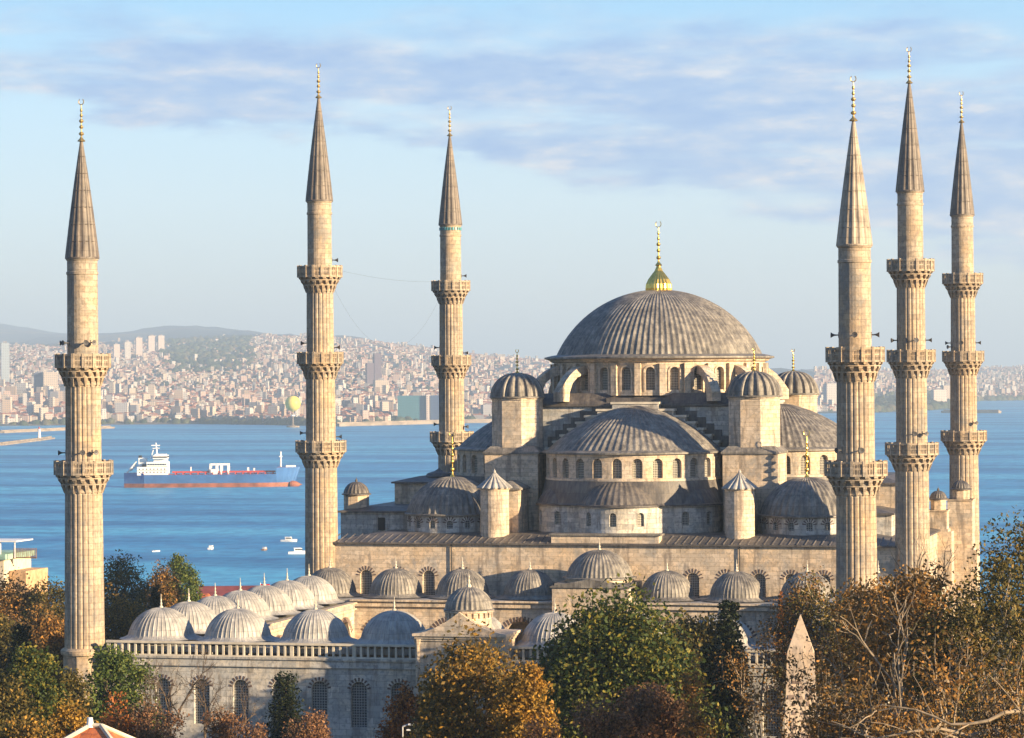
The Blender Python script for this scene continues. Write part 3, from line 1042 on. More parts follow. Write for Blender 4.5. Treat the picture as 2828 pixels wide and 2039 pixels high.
# outer walls with arched windows
mb = MB(); panes = []
P = planeP(xl, yn, 1, 0)
wins = []
for i in range(18):
    x = -28.9 + .0 + i * 3.38
    x = -25.96 + (i - 0) * 3.39
    if x > 25: break
    if -3.6 < x < 4.2: continue
    wins.append((x - xl, 1.36, 3.2, 6.25, 'round'))
strip(mb, P, 0, xr - xl, -4, 8.0, wins, .4, 4, panes=panes)
for wn in wins:
    voussoirs(mb, P, wn[0], 1.36, 6.25, .32, 9, 1, .03, wide=.45)
for (x0, y0, dx, dy, L) in ((xr, yn, 0, 1, yf - yn), (xl, yf, 0, -1, yf - yn)):
    strip(mb, planeP(x0, y0, dx, dy), 0, L, -4, 9.4, [], .3, 4)
mb.box(xl - .16, xr + .16, yn - .16, yn + .02, 7.98, 8.12)
mb.box(xl - .10, xr + .10, yn - .10, yn + .6, 8.12, 8.62)
mb.box(xl - .22, xr + .22, yn - .22, yn + .7, 8.62, 8.80)
ow = cpart(mb, 'outer_wall', [STONE_GREY, BRICKRED])
for p in panes: cpart(p, 'window', GRILLE, ow)
# balustrade along the front
mb = MB()
mb.box(xl - .05, xr + .05, yn - .12, yn + .22, 8.80, 8.92)
mb.box(xl - .10, xr + .10, yn - .16, yn + .26, 9.82, 10.0)
n = int((xr - xl) / .59)
for i in range(n + 1):
    x = xl + .1 + (xr - xl - .2) * i / n
    wv = .30 if i % 9 == 0 else .17
    mb.box(x - wv / 2, x + wv / 2, yn - .06, yn + .16, 8.92, 9.82)
cpart(mb, 'balustrade', STONE_PALE)
# roofs (four strips) and inner arcade walls
roof = MB()
ix0, ix1 = BX - 3.5 * BW, BX + 3.5 * BW
iy0, iy1 = BY + .5 * BD, BY + 6.5 * BD
zr, zrf = 9.55, 10.0
roof.box(xl, xr, yn + .9, iy0 + .3, zr - .5, zr)
roof.box(xl, ix0 + .3, iy0 + .3, iy1 - .3, zr - .5, zr - .01)
roof.box(ix1 - .3, xr, iy0 + .3, iy1 - .3, zr - .5, zr - .01)
roof.box(xl, xr, iy1 - .3, yf - .1, zrf - .6, zrf)
cpart(roof, 'lead_roof', LEAD_PALE)
mb = MB(); panes = []
def arcade(P, L, nb, bw, ztop):
    wins = [(bw * (i + .5), bw * .70, .3, 5.6, 'pointed') for i in range(nb)]
    strip(mb, P, 0, L, 0, ztop, wins, .6, 3)
    for wn in wins:
        voussoirs(mb, P, wn[0], bw * .70, 5.6, .55, 17, 1, .03, R(28), R(152), wide=.5)
arcade(planeP(ix0, iy1 - .2, 1, 0), 7 * BW, 7, BW, 9.35)      # below the hall side, facing the camera
arcade(planeP(ix1, iy0, -1, 0), 7 * BW, 7, BW, 9.0)
arcade(planeP(ix0 + .2, iy0, 0, 1), 6 * BD, 6, BD, 9.0)
arcade(planeP(ix1 - .2, iy1, 0, -1), 6 * BD, 6, BD, 9.0)
mb.box(ix0 - .1, ix1 + .1, iy1 - .5, iy1 - .1, 9.35, 9.75, 0)
mb.box(ix0 - .1, ix1 + .1, iy1 - .75, iy1 - .1, 9.85, 10.02, 0)
mb.box(ix0 - .2, ix0 + .45, iy0, iy1, 9.0, 9.16, 0)
mb.box(ix0 - .2, ix0 + .25, iy0, iy1, 9.16, 9.6, 0)
mb.box(ix0 - .2, ix0 + .6, iy0, iy1, 9.6, 9.76, 0)
mb.box(ix1 - .6, ix1 + .2, iy0, iy1, 9.0, 9.7, 0)
cpart(mb, 'inner_arcade', [STONE, BRICKRED])
# raised portal bay in front of the hall door
mb = MB()
x0, x1, y0 = -3.75, 3.75, iy1 - 1.2
P = planeP(x0, y0, 1, 0)
strip(mb, P, 0, x1 - x0, 0, 11.3, [(3.75, 5.0, .3, 6.4, 'pointed')], .8, 3)
mb.prism([(x0, y0 + .01), (x0, y0 + 5.6), (x0 + .4, y0 + 5.6), (x0 + .4, y0 + .01)], 0, 11.3)
mb.prism([(x1, y0 + .01), (x1, y0 + 5.6), (x1 - .4, y0 + 5.6), (x1 - .4, y0 + .01)], 0, 11.3)
for (za, ov, mi) in ((11.3, 0, 0), (11.42, .18, 1)):
    zp = .85
    vs = [(x0 - ov, y0 - ov, za), (x1 + ov, y0 - ov, za), (x1 + ov, y0 - ov, za + .12), (0, y0 - ov, za + zp), (x0 - ov, y0 - ov, za + .12)]
    vs += [(x, y0 + 1.0, z) for x, y, z in vs]
    mb.add(vs, [(0, 1, 2, 3, 4), (9, 8, 7, 6, 5), (1, 6, 7, 2), (2, 7, 8, 3), (3, 8, 9, 4), (0, 4, 9, 5)], None, mi)
mb.box(x0, x1, y0 + 1.0, y0 + 6.4, 10.9, 11.75, 1)
mb.lathe([(3.3, 11.7), (3.3, 12.1)], 32, BX + .15, 49.5)
pb = cpart(mb, 'portal_bay', [STONE, LEAD])
mb = MB()
mb.lathe([(3.25, 12.0), (3.6, 12.05), (3.6, 12.18), (3.2, 12.26)], 60, BX + .15, 49.5)
dome_mb(mb, BX + .15, 49.5, 12.2, 3.2, 2.62, 44, .07, 10, lip=0)
pd = cpart(mb, 'portal_dome', LEAD, pb)
def spike(x, y, z, parent):
    mb = MB()
    mb.lathe([(.16, z), (.17, z + .12), (.06, z + .22), (.11, z + .38), (.045, z + .5), (.08, z + .66), (.03, z + .78), (.025, z + 1.15), (0, z + 1.2)], 8, x, y)
    return cpart(mb, 'finial', STONE_PALE, parent)
spike(BX + .15, 49.5, 14.75, pd)
# the small domes: one of each kind, then copies
def small_dome(z, rise, rb, mat):
    mb = MB()
    dome_mb(mb, 0, 0, z + .0, rb, rise, 44, .055, 10, flare=.75, pat=(0, 0, 0, .15, 1, .15))
    o = mb.build('dome', mat, court)
    f = MB()
    zt = z + rise - .05
    f.lathe([(.17, zt), (.18, zt + .12), (.06, zt + .22), (.11, zt + .38), (.045, zt + .5), (.08, zt + .66), (.03, zt + .78), (.025, zt + 1.15), (0, zt + 1.2)], 8)
    f.build('finial', STONE_PALE, o)
    return o
front = small_dome(10.3, 2.2, 2.72, LEAD_PALE)
back = small_dome(10.45, 2.4, 2.55, LEAD)
first = {0: True, 1: True}
def put_dome(x, y, kind):
    src = back if kind else front
    o = src if first[kind] else copy_tree(src, court)
    first[kind] = False
    o.location = (x - BX, y - 26, 0)
for i in range(9):
    put_dome(BX + (i - 4) * BW, BY, 0)
for j in range(1, 7):
    put_dome(BX - 4 * BW, BY + j * BD, 0)
    put_dome(BX + 4 * BW, BY + j * BD, 0)
for i in range(9):
    if i != 4: put_dome(BX + (i - 4) * BW, BY + 7 * BD, 1)

# entrance gate standing proud of the front wall
gate = thing('entrance_gate', 'tall stone gate block with small ribbed dome, half hidden by amber tree', 'gate', (0, -3, 0))
def gpart(mb, name, mat, parent=gate):
    o = mb.build(name, mat, parent)
    if parent is gate: o.location = (0, 3, 0)
    return o
mb = MB()
gx0, gx1, gy0, gy1 = -3.3, 3.65, -4.0, 1.2
strip(mb, planeP(gx0, gy0, 1, 0), 0, gx1 - gx0, -4, 10.7, [(3.45, 3.4, -3, 4.5, 'pointed')], 1.0, 3)
mb.box(gx0, gx0 + .5, gy0 + .01, gy1, -4, 10.7)
mb.box(gx1 - .5, gx1, gy0 + .01, gy1, -4, 10.7)
mb.box(gx0, gx1, gy1 - .5, gy1, -4, 10.7)
# flared cornice and the ogee pediment above it
mb.box(gx0 - .12, gx1 + .12, gy0 - .12, gy1, 10.55, 10.75)
mb.box(gx0 - .25, gx1 + .25, gy0 - .25, gy1, 10.75, 10.95)
mb.box(gx0 - .40, gx1 + .40, gy0 - .40, gy1, 10.95, 11.15)
xm = (gx0 + gx1) / 2
prof = []
for i in range(13):
    t = i / 12
    prof.append((gx0 - .3 + (xm - gx0 + .3) * t, 11.15 + 1.75 * (t ** 1.7)))
poly = prof + [(2 * xm - x, z) for x, z in reversed(prof[:-1])]
vs = [(x, gy0 - .25, z) for x, z in poly] + [(x, gy0 + 1.1, z) for x, z in poly]
m = len(poly)
mb.add(vs, [tuple(range(m)), tuple(range(2 * m - 1, m - 1, -1))] + [(i, (i + 1) % m, m + (i + 1) % m, m + i) for i in range(m)])
mb.tube((gx0 - .05, gy0 - .05, -4), (gx0 - .05, gy0 - .05, 10.2), .16, .16, 8)
mb.tube((gx0 - .05, gy0 - .05, 10.2), (gx0 - .05, gy0 - .05, 10.7), .16, .36, 8)
mb.tube((gx1 + .05, gy0 - .05, -4), (gx1 + .05, gy0 - .05, 10.2), .16, .16, 8)
gw = gpart(mb, 'gate_wall', STONE)
mb = MB()
gx, gy = .38, -1.9
mb.lathe([(1.82, 10.9), (1.82, 12.75)], 24, gx, gy)
for i in range(24):
    a = 2 * PI * i / 24
    mb.obox((gx + 1.86 * math.cos(a), gy + 1.86 * math.sin(a), 12.35), .16, .28, .4, a)
mb.lathe([(1.82, 12.7), (2.05, 12.78), (2.05, 12.92)], 36, gx, gy)
gpart(mb, 'gate_drum', STONE)
mb = MB()
mb.lathe([(2.04, 12.90), (2.08, 12.98), (1.9, 13.06)], 48, gx, gy)
dome_mb(mb, gx, gy, 13.02, 1.9, 1.75, 28, .07, 9, lip=0)
gd2 = gpart(mb, 'gate_dome', LEAD)
mb = MB()
z = 14.7
mb.lathe([(.2, z), (.22, z + .2), (.08, z + .35), (.14, z + .55), (.05, z + .7), (.09, z + .9), (.03, z + 1.0), (.0, z + 1.4)], 8, gx, gy)
gpart(mb, 'finial', STONE_PALE, gd2)
# ================================================================ ground, sea, far shore
def terrain_z(x, y):
    z = np.where(y < 108, 0.0, -41.5 * (1 - np.cos(np.clip((y - 108) / 560, 0, 1) * PI)) / 2 - .004 * np.clip(y - 668, 0, None))
    z = z - 3.5 * np.clip((-12 - y) / 25, 0, 1)
    z = z - 9.0 * np.clip((-42 - x) / 40, 0, 1) * np.clip((y + 40) / 60, 0, 1) * (1 - np.clip((y - 108) / 560, 0, 1))
    return z
gx = np.concatenate([[-30000, -9000, -3000, -1200, -600], np.arange(-400, 401, 10), [600, 1200, 3000, 9000, 30000]]).astype(float)
gy = np.concatenate([[-2000, -600], np.arange(-300, 821, 10), [900, 1200, 3000]]).astype(float)
X, Y = np.meshgrid(gx, gy)
Z = terrain_z(X, Y)
V = np.stack([X.ravel(), Y.ravel(), Z.ravel() - .05], 1)
nx_, ny_ = len(gx), len(gy)
I = np.arange(nx_ * ny_).reshape(ny_, nx_)
Q = np.stack([I[:-1, :-1].ravel(), I[:-1, 1:].ravel(), I[1:, 1:].ravel(), I[1:, :-1].ravel()], 1)
m, t = new_mat('ground_grass_and_soil')
pos = t.n('ShaderNodeNewGeometry').outputs['Position']
finish(t, t.ramp(t.noise(pos, .12, 6, .65), [(.35, (.045, .055, .022)), (.5, (.075, .07, .035)), (.62, (.12, .10, .07))]), .95)
tag(link('ground', fast_mesh('ground', V, Q, m, smooth=True)), kind='structure')

SEA = -40.0
m, t = new_mat('sea_water')
pos = t.n('ShaderNodeNewGeometry').outputs['Position']
# ripples are long across the view: wind lanes and ship wash
rp = t.noise(t.vmul(pos, (.010, .022, 0)), 1.0, 6, .62)
lane = t.noise(t.vmul(pos, (.0010, .0085, 0)), 1.0, 5, .6)
lane2 = t.noise(t.vmul(pos, (.0022, .0105, 0)), 1.0, 5, .66)
col = t.mix(t.smooth(lane, .36, .62), (.01, .215, .45), (.05, .36, .57))
col = t.mix(t.math('MULTIPLY', t.smooth(lane2, .47, .60), .7), col, (.0, .11, .29))
rip = t.noise(t.vmul(pos, (.10, .060, 0)), 1.0, 6, .7)
col = t.mix(t.smooth(rip, .38, .62), t.mix(1.0, col, (.6, .74, .84), 'MULTIPLY'), t.mix(1.0, col, (1.55, 1.25, 1.14), 'MULTIPLY'))  # light and dark of the ripples painted into the water colour
rough = t.math('ADD', .30, t.math('MULTIPLY', lane2, .2))
finish(t, col, rough, bump=rp, bstr=.6, bdist=4.0, spec=.16)
sea = MB()
sea.add([(-40000, 560, SEA), (40000, 560, SEA), (40000, 45000, SEA), (-40000, 45000, SEA)], [(0, 1, 2, 3)])
tag(sea.build('sea', m), kind='structure')

# far shore: tables by bearing (tangent of the angle right of the view axis), heights from the hills' outline
def bear(p): return (np.asarray(p, float) - 1414.0) / 8477.0
FV = np.array([FW.x, FW.y]); FV = FV / np.linalg.norm(FV)
RV = np.array([RT.x, RT.y])
def far_xy(b, d):
    return CAM.x + d * (FV[0] + RV[0] * b), CAM.y + d * (FV[1] + RV[1] * b)
TB = bear([-700, -300, 0, 150, 300, 420, 560, 700, 850, 1000, 1150, 1370, 1700, 2050, 2250, 2400, 2500, 2640, 2700, 2830, 3200, 3600])
yh = 1040.1 - .0068 * (TB * 8477 + 1414)
def zrow(pxs, d): return 32 + (yh - np.array(pxs, float)) / 8477 * d
SHORE_D = np.array([4450, 4450, 4450, 4480, 4520, 4510, 4500, 4420, 4300, 4290, 4420, 4500, 4700, 5000, 5200, 5250, 5350, 5700, 7100, 7200, 7300, 7400])
ROWS = [  # distance offsets behind the shore and the outline height there
    (0, None), (25, 'quay'), (700, [1112] * 12 + [1100] * 4 + [1092, 1086, 1078, 1074, 1072, 1072]),
    (1700, [1062, 1060, 1058, 1052, 1050, 1052, 1052, 1046, 1034, 1030, 1034, 1046, 1050, 1050, 1056, 1060, 1062, 1060, 1056, 1052, 1050, 1050]),
    (3000, [1010, 1000, 992, 990, 985, 985, 984, 982, 972, 975, 985, 1000, 1020, 1026, 1030, 1034, 1034, 1030, 1026, 1024, 1022, 1022]),
    (4600, [965, 960, 960, 958, 952, 950, 946, 936, 936, 945, 965, 992, 1012, 1022, 1026, 1028, 1030, 1026, 1020, 1018, 1018, 1018]),
    (6200, [950, 950, 952, 948, 942, 930, 924, 928, 930, 938, 960, 990, 1012, 1022, 1026, 1028, 1030, 1026, 1020, 1018, 1018, 1018]),
    (8200, [955, 952, 950, 932, 920, 905, 893, 912, 936, 950, 975, 1002, 1020, 1026, 1030, 1032, 1034, 1030, 1026, 1024, 1024, 1024]),
    (11000, [930, 926, 892, 914, 936, 945, 945, 940, 960, 975, 990, 1010, 1025, 1030, 1034, 1036, 1036, 1034, 1030, 1030, 1030, 1030]),
    (13500, [1030] * 22),
]
DD = []; ZZ = []
for off, pxs in ROWS:
    d = SHORE_D + off
    DD.append(d)
    ZZ.append(np.full(22, SEA - 1.5) if pxs is None else (np.full(22, SEA + 3.0) if pxs == 'quay' else np.maximum(zrow(pxs, d), SEA + 3)))
DD = np.array(DD, float); ZZ = np.array(ZZ)
def far_z(b, d):
    """height of the far land at bearing b, distance d (scalars)"""
    dr = np.array([np.interp(b, TB, DD[i]) for i in range(len(DD))])
    zr_ = np.array([np.interp(b, TB, ZZ[i]) for i in range(len(DD))])
    return float(np.interp(d, dr, zr_))
def shore_d(b): return float(np.interp(b, TB, SHORE_D))
bs = np.concatenate([np.linspace(-.6, TB[0], 24)[:-1], np.linspace(TB[0], TB[-1], 150), np.linspace(TB[-1], .6, 20)[1:]])
offs = np.concatenate([[0, 12, 25, 150, 350], np.arange(600, 13600, 260)])
rng = np.random.default_rng(5)
V = []
hn = rng.normal(0, 1, (len(offs), len(bs)))
for _ in range(2):
    hn = (hn + np.roll(hn, 1, 0) + np.roll(hn, 1, 1) + np.roll(hn, -1, 1) + np.roll(hn, -1, 0)) / 5
for i, o in enumerate(offs):
    for j, b in enumerate(bs):
        d = shore_d(b) + o
        x, y = far_xy(b, d)
        V.append((x, y, far_z(b, d) + (hn[i, j] * min(1, o / 3000) * 14 if o > 600 else 0)))
I = np.arange(len(offs) * len(bs)).reshape(len(offs), len(bs))
Q = np.stack([I[:-1, :-1].ravel(), I[:-1, 1:].ravel(), I[1:, 1:].ravel(), I[1:, :-1].ravel()], 1)
m, t = new_mat('haze_blue_wooded_hills')
pos = t.n('ShaderNodeNewGeometry').outputs['Position']
hcol = t.ramp(t.noise(pos, .0016, 6, .62), [(.36, (.012, .045, .085)), (.54, (.028, .060, .095)), (.62, (.13, .105, .085)), (.74, (.20, .15, .115))])  # haze blue mixed into the dark wood tones
finish(t, hcol, .95)
tag(link('hills', fast_mesh('hills', np.array(V), Q, m, smooth=True)), kind='structure')

# ---------------------------------------------------------------- the far city
def m_facade(name, c, wc=(.10, .11, .13), sx=3.4, sz=3.1):
    m, t = new_mat(name)
    g = t.n('ShaderNodeNewGeometry')
    uv = t.n('ShaderNodeUVMap').outputs[0]
    br = t.n('ShaderNodeTexBrick')
    br.offset = 0.0
    t.t.links.new(uv, br.inputs['Vector'])
    br.inputs['Color1'].default_value = wc + (1,); br.inputs['Color2'].default_value = tuple(1.6 * x for x in wc) + (1,)
    br.inputs['Mortar'].default_value = c + (1,)
    for k, v in (('Scale', 1.0), ('Mortar Size', .95), ('Mortar Smooth', .05), ('Brick Width', sx), ('Row Height', sz)): br.inputs[k].default_value = v
    col = t.mix(t.math('MULTIPLY', t.n('ShaderNodeObjectInfo').outputs['Random'], .22), br.outputs['Color'], (.36, .28, .24))
    finish(t, col, .85)
    return m
FAC = [('cream', m_facade('cream_render', (.46, .385, .31))), ('white', m_facade('white_render', (.50, .47, .44))), ('pinkish', m_facade('pink_render', (.44, .32, .27))),
       ('tan', m_facade('tan_render', (.33, .25, .19))), ('grey', m_facade('grey_render', (.22, .22, .24)))]
ROOFM = [('terracotta roof', m_plain('terracotta_roof', (.27, .105, .065), .9, var=.3, scale=.2)), ('grey flat roof', m_plain('grey_flat_roof', (.25, .24, .25), .9, var=.3, scale=.2))]

def block(mb, x, y, z, wx, wy, h, a, wall_i, roof_i, hip):
    ca, sa = math.cos(a), math.sin(a)
    P = lambda u, v, q: (x + u * ca - v * sa, y + u * sa + v * ca, z + q)
    hx, hy = wx / 2, wy / 2
    v = [P(-hx, -hy, -8), P(hx, -hy, -8), P(hx, hy, -8), P(-hx, hy, -8), P(-hx, -hy, h), P(hx, -hy, h), P(hx, hy, h), P(-hx, hy, h)]
    fs = [(0, 1, 5, 4), (1, 2, 6, 5), (2, 3, 7, 6), (3, 0, 4, 7)]
    uvs = []
    for k, L in enumerate((wx, wy, wx, wy)):
        uvs.append([(.4, -8), (L + .4, -8), (L + .4, h), (.4, h)])
    mb.add(v, fs, uvs, wall_i)
    if hip:
        rv = v[4:] + [P(-hx * .45, 0, h + min(wx, wy) * .28), P(hx * .45, 0, h + min(wx, wy) * .28)]
        mb.add(rv, [(0, 1, 5, 4), (2, 3, 4, 5), (1, 2, 5), (3, 0, 4)], None, roof_i)
    else:
        mb.add(v[4:], [(0, 1, 2, 3)], None, roof_i)

VA = math.atan2(RT.y, RT.x)
ZONES = [(-9, 20, 'at the far left edge'), (20, 190, 'left of the balustrade minaret'), (190, 560, 'beyond the tanker'), (560, 900, 'near the yellow balloon'), (900, 1230, 'between the two left hall minarets'),
         (1230, 1500, 'left of the great dome'), (1500, 2340, 'behind the great dome'), (2340, 2520, 'behind the right hand minarets'), (2520, 9999, 'at the far right edge')]
def zone(px):
    for a, b, n in ZONES:
        if a <= px < b: return n
    return 'at the far left edge'
rnd = random.Random(11)
cand = []
def visible_px(px):   # parts of the far shore that are not hidden by the mosque for any near viewpoint
    return -300 < px < 1520 or 2250 < px < 3100
while len(cand) < 28000:
    px = rnd.uniform(-300, 3100)
    if not visible_px(px): continue
    b = float(bear(px))
    off = 30 + 5200 * rnd.random() ** 1.45
    if px < 700:
        if 1150 < off < 1750 and 250 < px < 560 and rnd.random() < .3: continue
        if off > 2950 and 440 < px < 690 and rnd.random() < .9: continue       # wooded hill shoulder
        if off > 4300 and rnd.random() < .8: continue
        if 2050 < off < 3000 and 470 < px < 660 and rnd.random() < .85: continue
    if 1070 < px < 1240 and off < 160: continue
    if 2380 < px < 2660 and off < 900: continue                                # wooded headland
    d = shore_d(b) + off
    cand.append((d, px, b, off))
cand.sort()
stuff = MB()
groups = {}
count = 0
used = []
for (d, px, b, off) in cand:
    x, y = far_xy(b, d)
    if any((x - ux) ** 2 + (y - uy) ** 2 < 20 for ux, uy in used[-60:]): continue
    used.append((x, y))
    fsz = 1.0 if off < 900 else .8
    tall = rnd.random() < (.10 if off < 2600 else .05)
    wx, wy = rnd.uniform(5, 10) * (1 + .6 * (rnd.random() < .2)), rnd.uniform(5, 9)
    h = rnd.uniform(12, 23) if tall else rnd.uniform(4.5, 10)
    wx *= fsz; wy *= fsz; h *= fsz
    if px < 420 and off < 800: h *= 1.45; wx *= 1.25
    z = far_z(b, d)
    a = VA + rnd.uniform(-.6, .6)
    wi = rnd.choices(range(5), (5, 4.5, 3.4, 2.4, 1.6))[0]
    hip = rnd.random() < .72 and not tall
    ri = 5 if hip or rnd.random() < .15 else 6
    if count < 285:
        one = MB()
        block(one, 0, 0, 0, wx, wy, h, a, 0, 1, hip)
        o = one.build('apartment_block', [FAC[wi][1], ROOFM[ri - 5][1]], None, loc=(x, y, z))
        lab = '%s %s far block with %s, %s' % ('tall' if tall else 'low', FAC[wi][0], ROOFM[ri - 5][0], zone(px))
        tag(o, lab, 'building', 'far shore: ' + lab)
        count += 1
    else:
        block(stuff, x, y, z, wx, wy, h, a, wi, ri, hip)
tag(stuff.build('distant_city', [f[1] for f in FAC] + [r[1] for r in ROOFM]), 'dense pale city of small houses covering the hills across the water', 'city', kind='stuff')

def landmark(name, label, px, off, wx, wy, h, mats, ang=0.0, cat='building', zoff=0):
    b = float(bear(px)); d = shore_d(b) + off
    x, y = far_xy(b, d)
    root = thing(name, label, cat, (x, y, far_z(b, d) + zoff))
    return root, VA + ang
GLASSB = m_facade('blue_green_glass', (.035, .13, .17), (.05, .17, .21), 2.2, 3.8)
GLASSD = m_facade('dark_blue_glass', (.03, .06, .14), (.04, .09, .18), 2.2, 3.8)
DKTOWER = m_facade('dark_violet_cladding', (.11, .085, .12), (.05, .05, .08))
BEIGE = m_facade('beige_towers', (.60, .50, .44))
r_, a_ = landmark('glass_mall', 'long blue green glass building behind the third minaret', 1156, 30, 62, 40, 37, None)
mb = MB(); block(mb, -9, 0, 0, 43, 38, 37, a_, 0, 1, False); mb.build('glass_wall', [GLASSB, ROOFM[1][1]], r_)
mb = MB(); block(mb, 14.5 * math.cos(a_) , 14.5 * math.sin(a_) - 3, 0, 4.5, 40, 38.5, a_, 0, 0, False); mb.build('stair_tower', [BEIGE], r_)
mb = MB(); block(mb, 25 * math.cos(a_), 25 * math.sin(a_), 0, 16, 36, 37.2, a_, 0, 1, False); mb.build('glass_wing', [GLASSD, ROOFM[1][1]], r_)
for (nm, lab, px, off, wx, wy, h, mt) in (
        ('tower_block', 'taller dark violet tower block above the glass mall', 1042, 1250, 13, 13, 58, DKTOWER),
        ('tower_block', 'shorter dark violet tower block beside its taller twin', 1021, 1200, 13, 13, 42, DKTOWER),
        ('tower_block', 'square cream tower block at the foot of the dark pair', 1052, 900, 24, 18, 27, FAC[0][1]),
        ('skyscraper', 'slim glass skyscraper at the left edge of the city', 14, 1500, 16, 16, 84, m_facade('pale_blue_cladding', (.30, .37, .43))),
        ('tower_block', 'pale twin tower on the wooded hill, left one', 420, 3300, 20, 18, 46, BEIGE),
        ('tower_block', 'pale twin tower on the wooded hill, right one', 445, 3300, 16, 18, 46, BEIGE),
        ('tower_block', 'dark blue office slab among cream houses', 112, 820, 22, 16, 46, GLASSD),
        ('tower_block', 'cream slab with plain side wall beside the dark blue office', 138, 800, 24, 18, 48, FAC[0][1]),
        ('tower_block', 'white and pink high block on the hillside, left of three', 322, 2700, 14, 14, 40, BEIGE),
        ('tower_block', 'white and pink high block on the hillside, middle of three', 352, 2750, 14, 14, 44, FAC[1][1]),
        ('tower_block', 'white and pink high block on the hillside, right of three', 384, 2950, 16, 14, 48, BEIGE),
        ('apartment_tower', 'pale pink apartment tower standing on the green headland', 2592, 120, 26, 16, 30, BEIGE),
        ('apartment_tower', 'wide white apartment tower at the headland tip', 2616, 160, 22, 16, 36, FAC[0][1]),
        ('apartment_tower', 'white and blue block beside the weight tower dome', 2293, 140, 20, 18, 44, FAC[1][1])):
    r_, a_ = landmark(nm, lab, px, off, wx, wy, h, mt)
    mb = MB(); block(mb, 0, 0, 0, wx, wy, h, a_ + .25, 0, 1, False); mb.build('wall', [mt, ROOFM[1][1]], r_)
    mb = MB(); mb.obox((0, 0, h), wx * .4, wy * .4, 3.2, a_); mb.build('roof_housing', ROOFM[1][1], r_)
# trees among the far houses: far-off wood
rng = np.random.default_rng(8)
VS = []; QS = []; base = 0
ico = [(math.cos(2 * PI * i / 6) * c, math.sin(2 * PI * i / 6) * c, s) for c, s in ((1, 0.0), (.8, .6)) for i in range(6)] + [(0, 0, 1)]
icf = [(i, (i + 1) % 6, 6 + (i + 1) % 6, 6 + i) for i in range(6)] + [(6 + i, 6 + (i + 1) % 6, 12, 12) for i in range(6)]
ico = np.array(ico); icf = np.array(icf)
def far_tree(px, off, s):
    global base
    b = float(bear(px)); d = shore_d(b) + off
    x, y = far_xy(b, d)
    v = ico * np.array([s, s, s * 1.1]) * rng.uniform(.75, 1.25, (13, 1)) + np.array([x, y, far_z(b, d) - 1])
    VS.append(v); QS.append(icf + base); base += 13
for _ in range(6000):
    px = rng.uniform(-150, 1520) if rng.random() < .8 else rng.uniform(2250, 2950)
    far_tree(px, 15 + 4800 * rng.random() ** 1.5, rng.uniform(4, 9))
for _ in range(900):
    far_tree(rng.uniform(2395, 2640), 8 + 420 * rng.random(), rng.uniform(6, 11))
for _ in range(500):
    far_tree(rng.uniform(2630, 2950), 8 + 160 * rng.random(), rng.uniform(6, 11))
for _ in range(450):
    far_tree(rng.uniform(440, 700), 2000 + 3200 * rng.random(), rng.uniform(7, 13))
for _ in range(500):
    far_tree(rng.uniform(560, 900), 8 + 350 * rng.random() ** 2, rng.uniform(4, 9))
Qa = np.concatenate(QS); Va = np.concatenate(VS)
tri = Qa[Qa[:, 2] == Qa[:, 3]][:, :3]; quad = Qa[Qa[:, 2] != Qa[:, 3]]
qt = np.concatenate([tri, quad[:, :3], quad[:, [0, 2, 3]]])
far_leaf = m_leaf('far_tree_foliage', [(0, (.022, .034, .020)), (.5, (.04, .05, .026)), (1, (.075, .06, .03))], 0)
tag(link('distant_trees', fast_mesh('distant_trees', Va, qt, far_leaf)), 'dark clumps of trees scattered between the far houses and over the headland', 'wood', kind='stuff')

# breakwaters, beacon, balloon
CONC = m_plain('breakwater_concrete', (.26, .21, .16), .9, var=.3, scale=.05)
def mole(label, pts, wdt, h):
    mb = MB()
    for i in range(len(pts) - 1):
        (pa, da), (pb, db) = pts[i], pts[i + 1]
        xa, ya = far_xy(float(bear(pa)), da); xb, yb = far_xy(float(bear(pb)), db)
        L = math.hypot(xb - xa, yb - ya)
        mb.obox(((xa + xb) / 2, (ya + yb) / 2, SEA - 2), L + wdt * .5, wdt, 2 + h, math.atan2(yb - ya, xb - xa))
        mb.obox(((xa + xb) / 2, (ya + yb) / 2, SEA + h), L + wdt * .3, wdt * .3, 1.6, math.atan2(yb - ya, xb - xa))
    return tag(mb.build('breakwater', CONC), label, 'breakwater')
mole('nearer stone breakwater running in from the left edge', [(-300, 3000), (0, 3210), (100, 3420), (138, 3520)], 10, 1.6)
mole('farther stone breakwater ending behind the balustrade minaret', [(-400, 3900), (0, 3900), (180, 4080), (300, 4200)], 14, 2.2)
mole('pale seawall below the houses between the left hall minarets', [(930, 4235), (1100, 4330), (1260, 4440), (1380, 4470)], 16, 4)
mole('low mole with pale end beyond the rightmost minaret', [(2610, 5150), (2690, 5100), (2755, 5080)], 14, 4)
b = float(bear(107)); x, y = far_xy(b, 3440)
bc = thing('harbour_beacon', 'small white beacon on the end of the nearer breakwater', 'beacon', (x, y, SEA + 3))
mb = MB(); mb.lathe([(2.0, 0), (1.4, 9), (2, 9.2), (2, 9.8)], 12); mb.build('tower', WHITE, bc)
mb = MB(); mb.lathe([(1.0, 9.8), (1.0, 11.5), (0, 12.6)], 10); mb.build('lantern', RED, bc)
b = float(bear(808)); x, y = far_xy(b, 4180)
bal = thing('tethered_balloon', 'yellow tethered balloon floating over the far waterfront', 'balloon', (x, y, SEA + 2))
BALY = m_plain('yellow_balloon_skin', (.72, .58, .09), .5, var=.08, scale=.1)
mb = MB(); mb.lathe([(.6, 18.5)] + [(10.6 * math.cos(a), 30.5 + 10.6 * math.sin(a)) for a in [R(d) for d in range(-80, 91, 10)]], 24)
mb.build('envelope', BALY, bal, True)
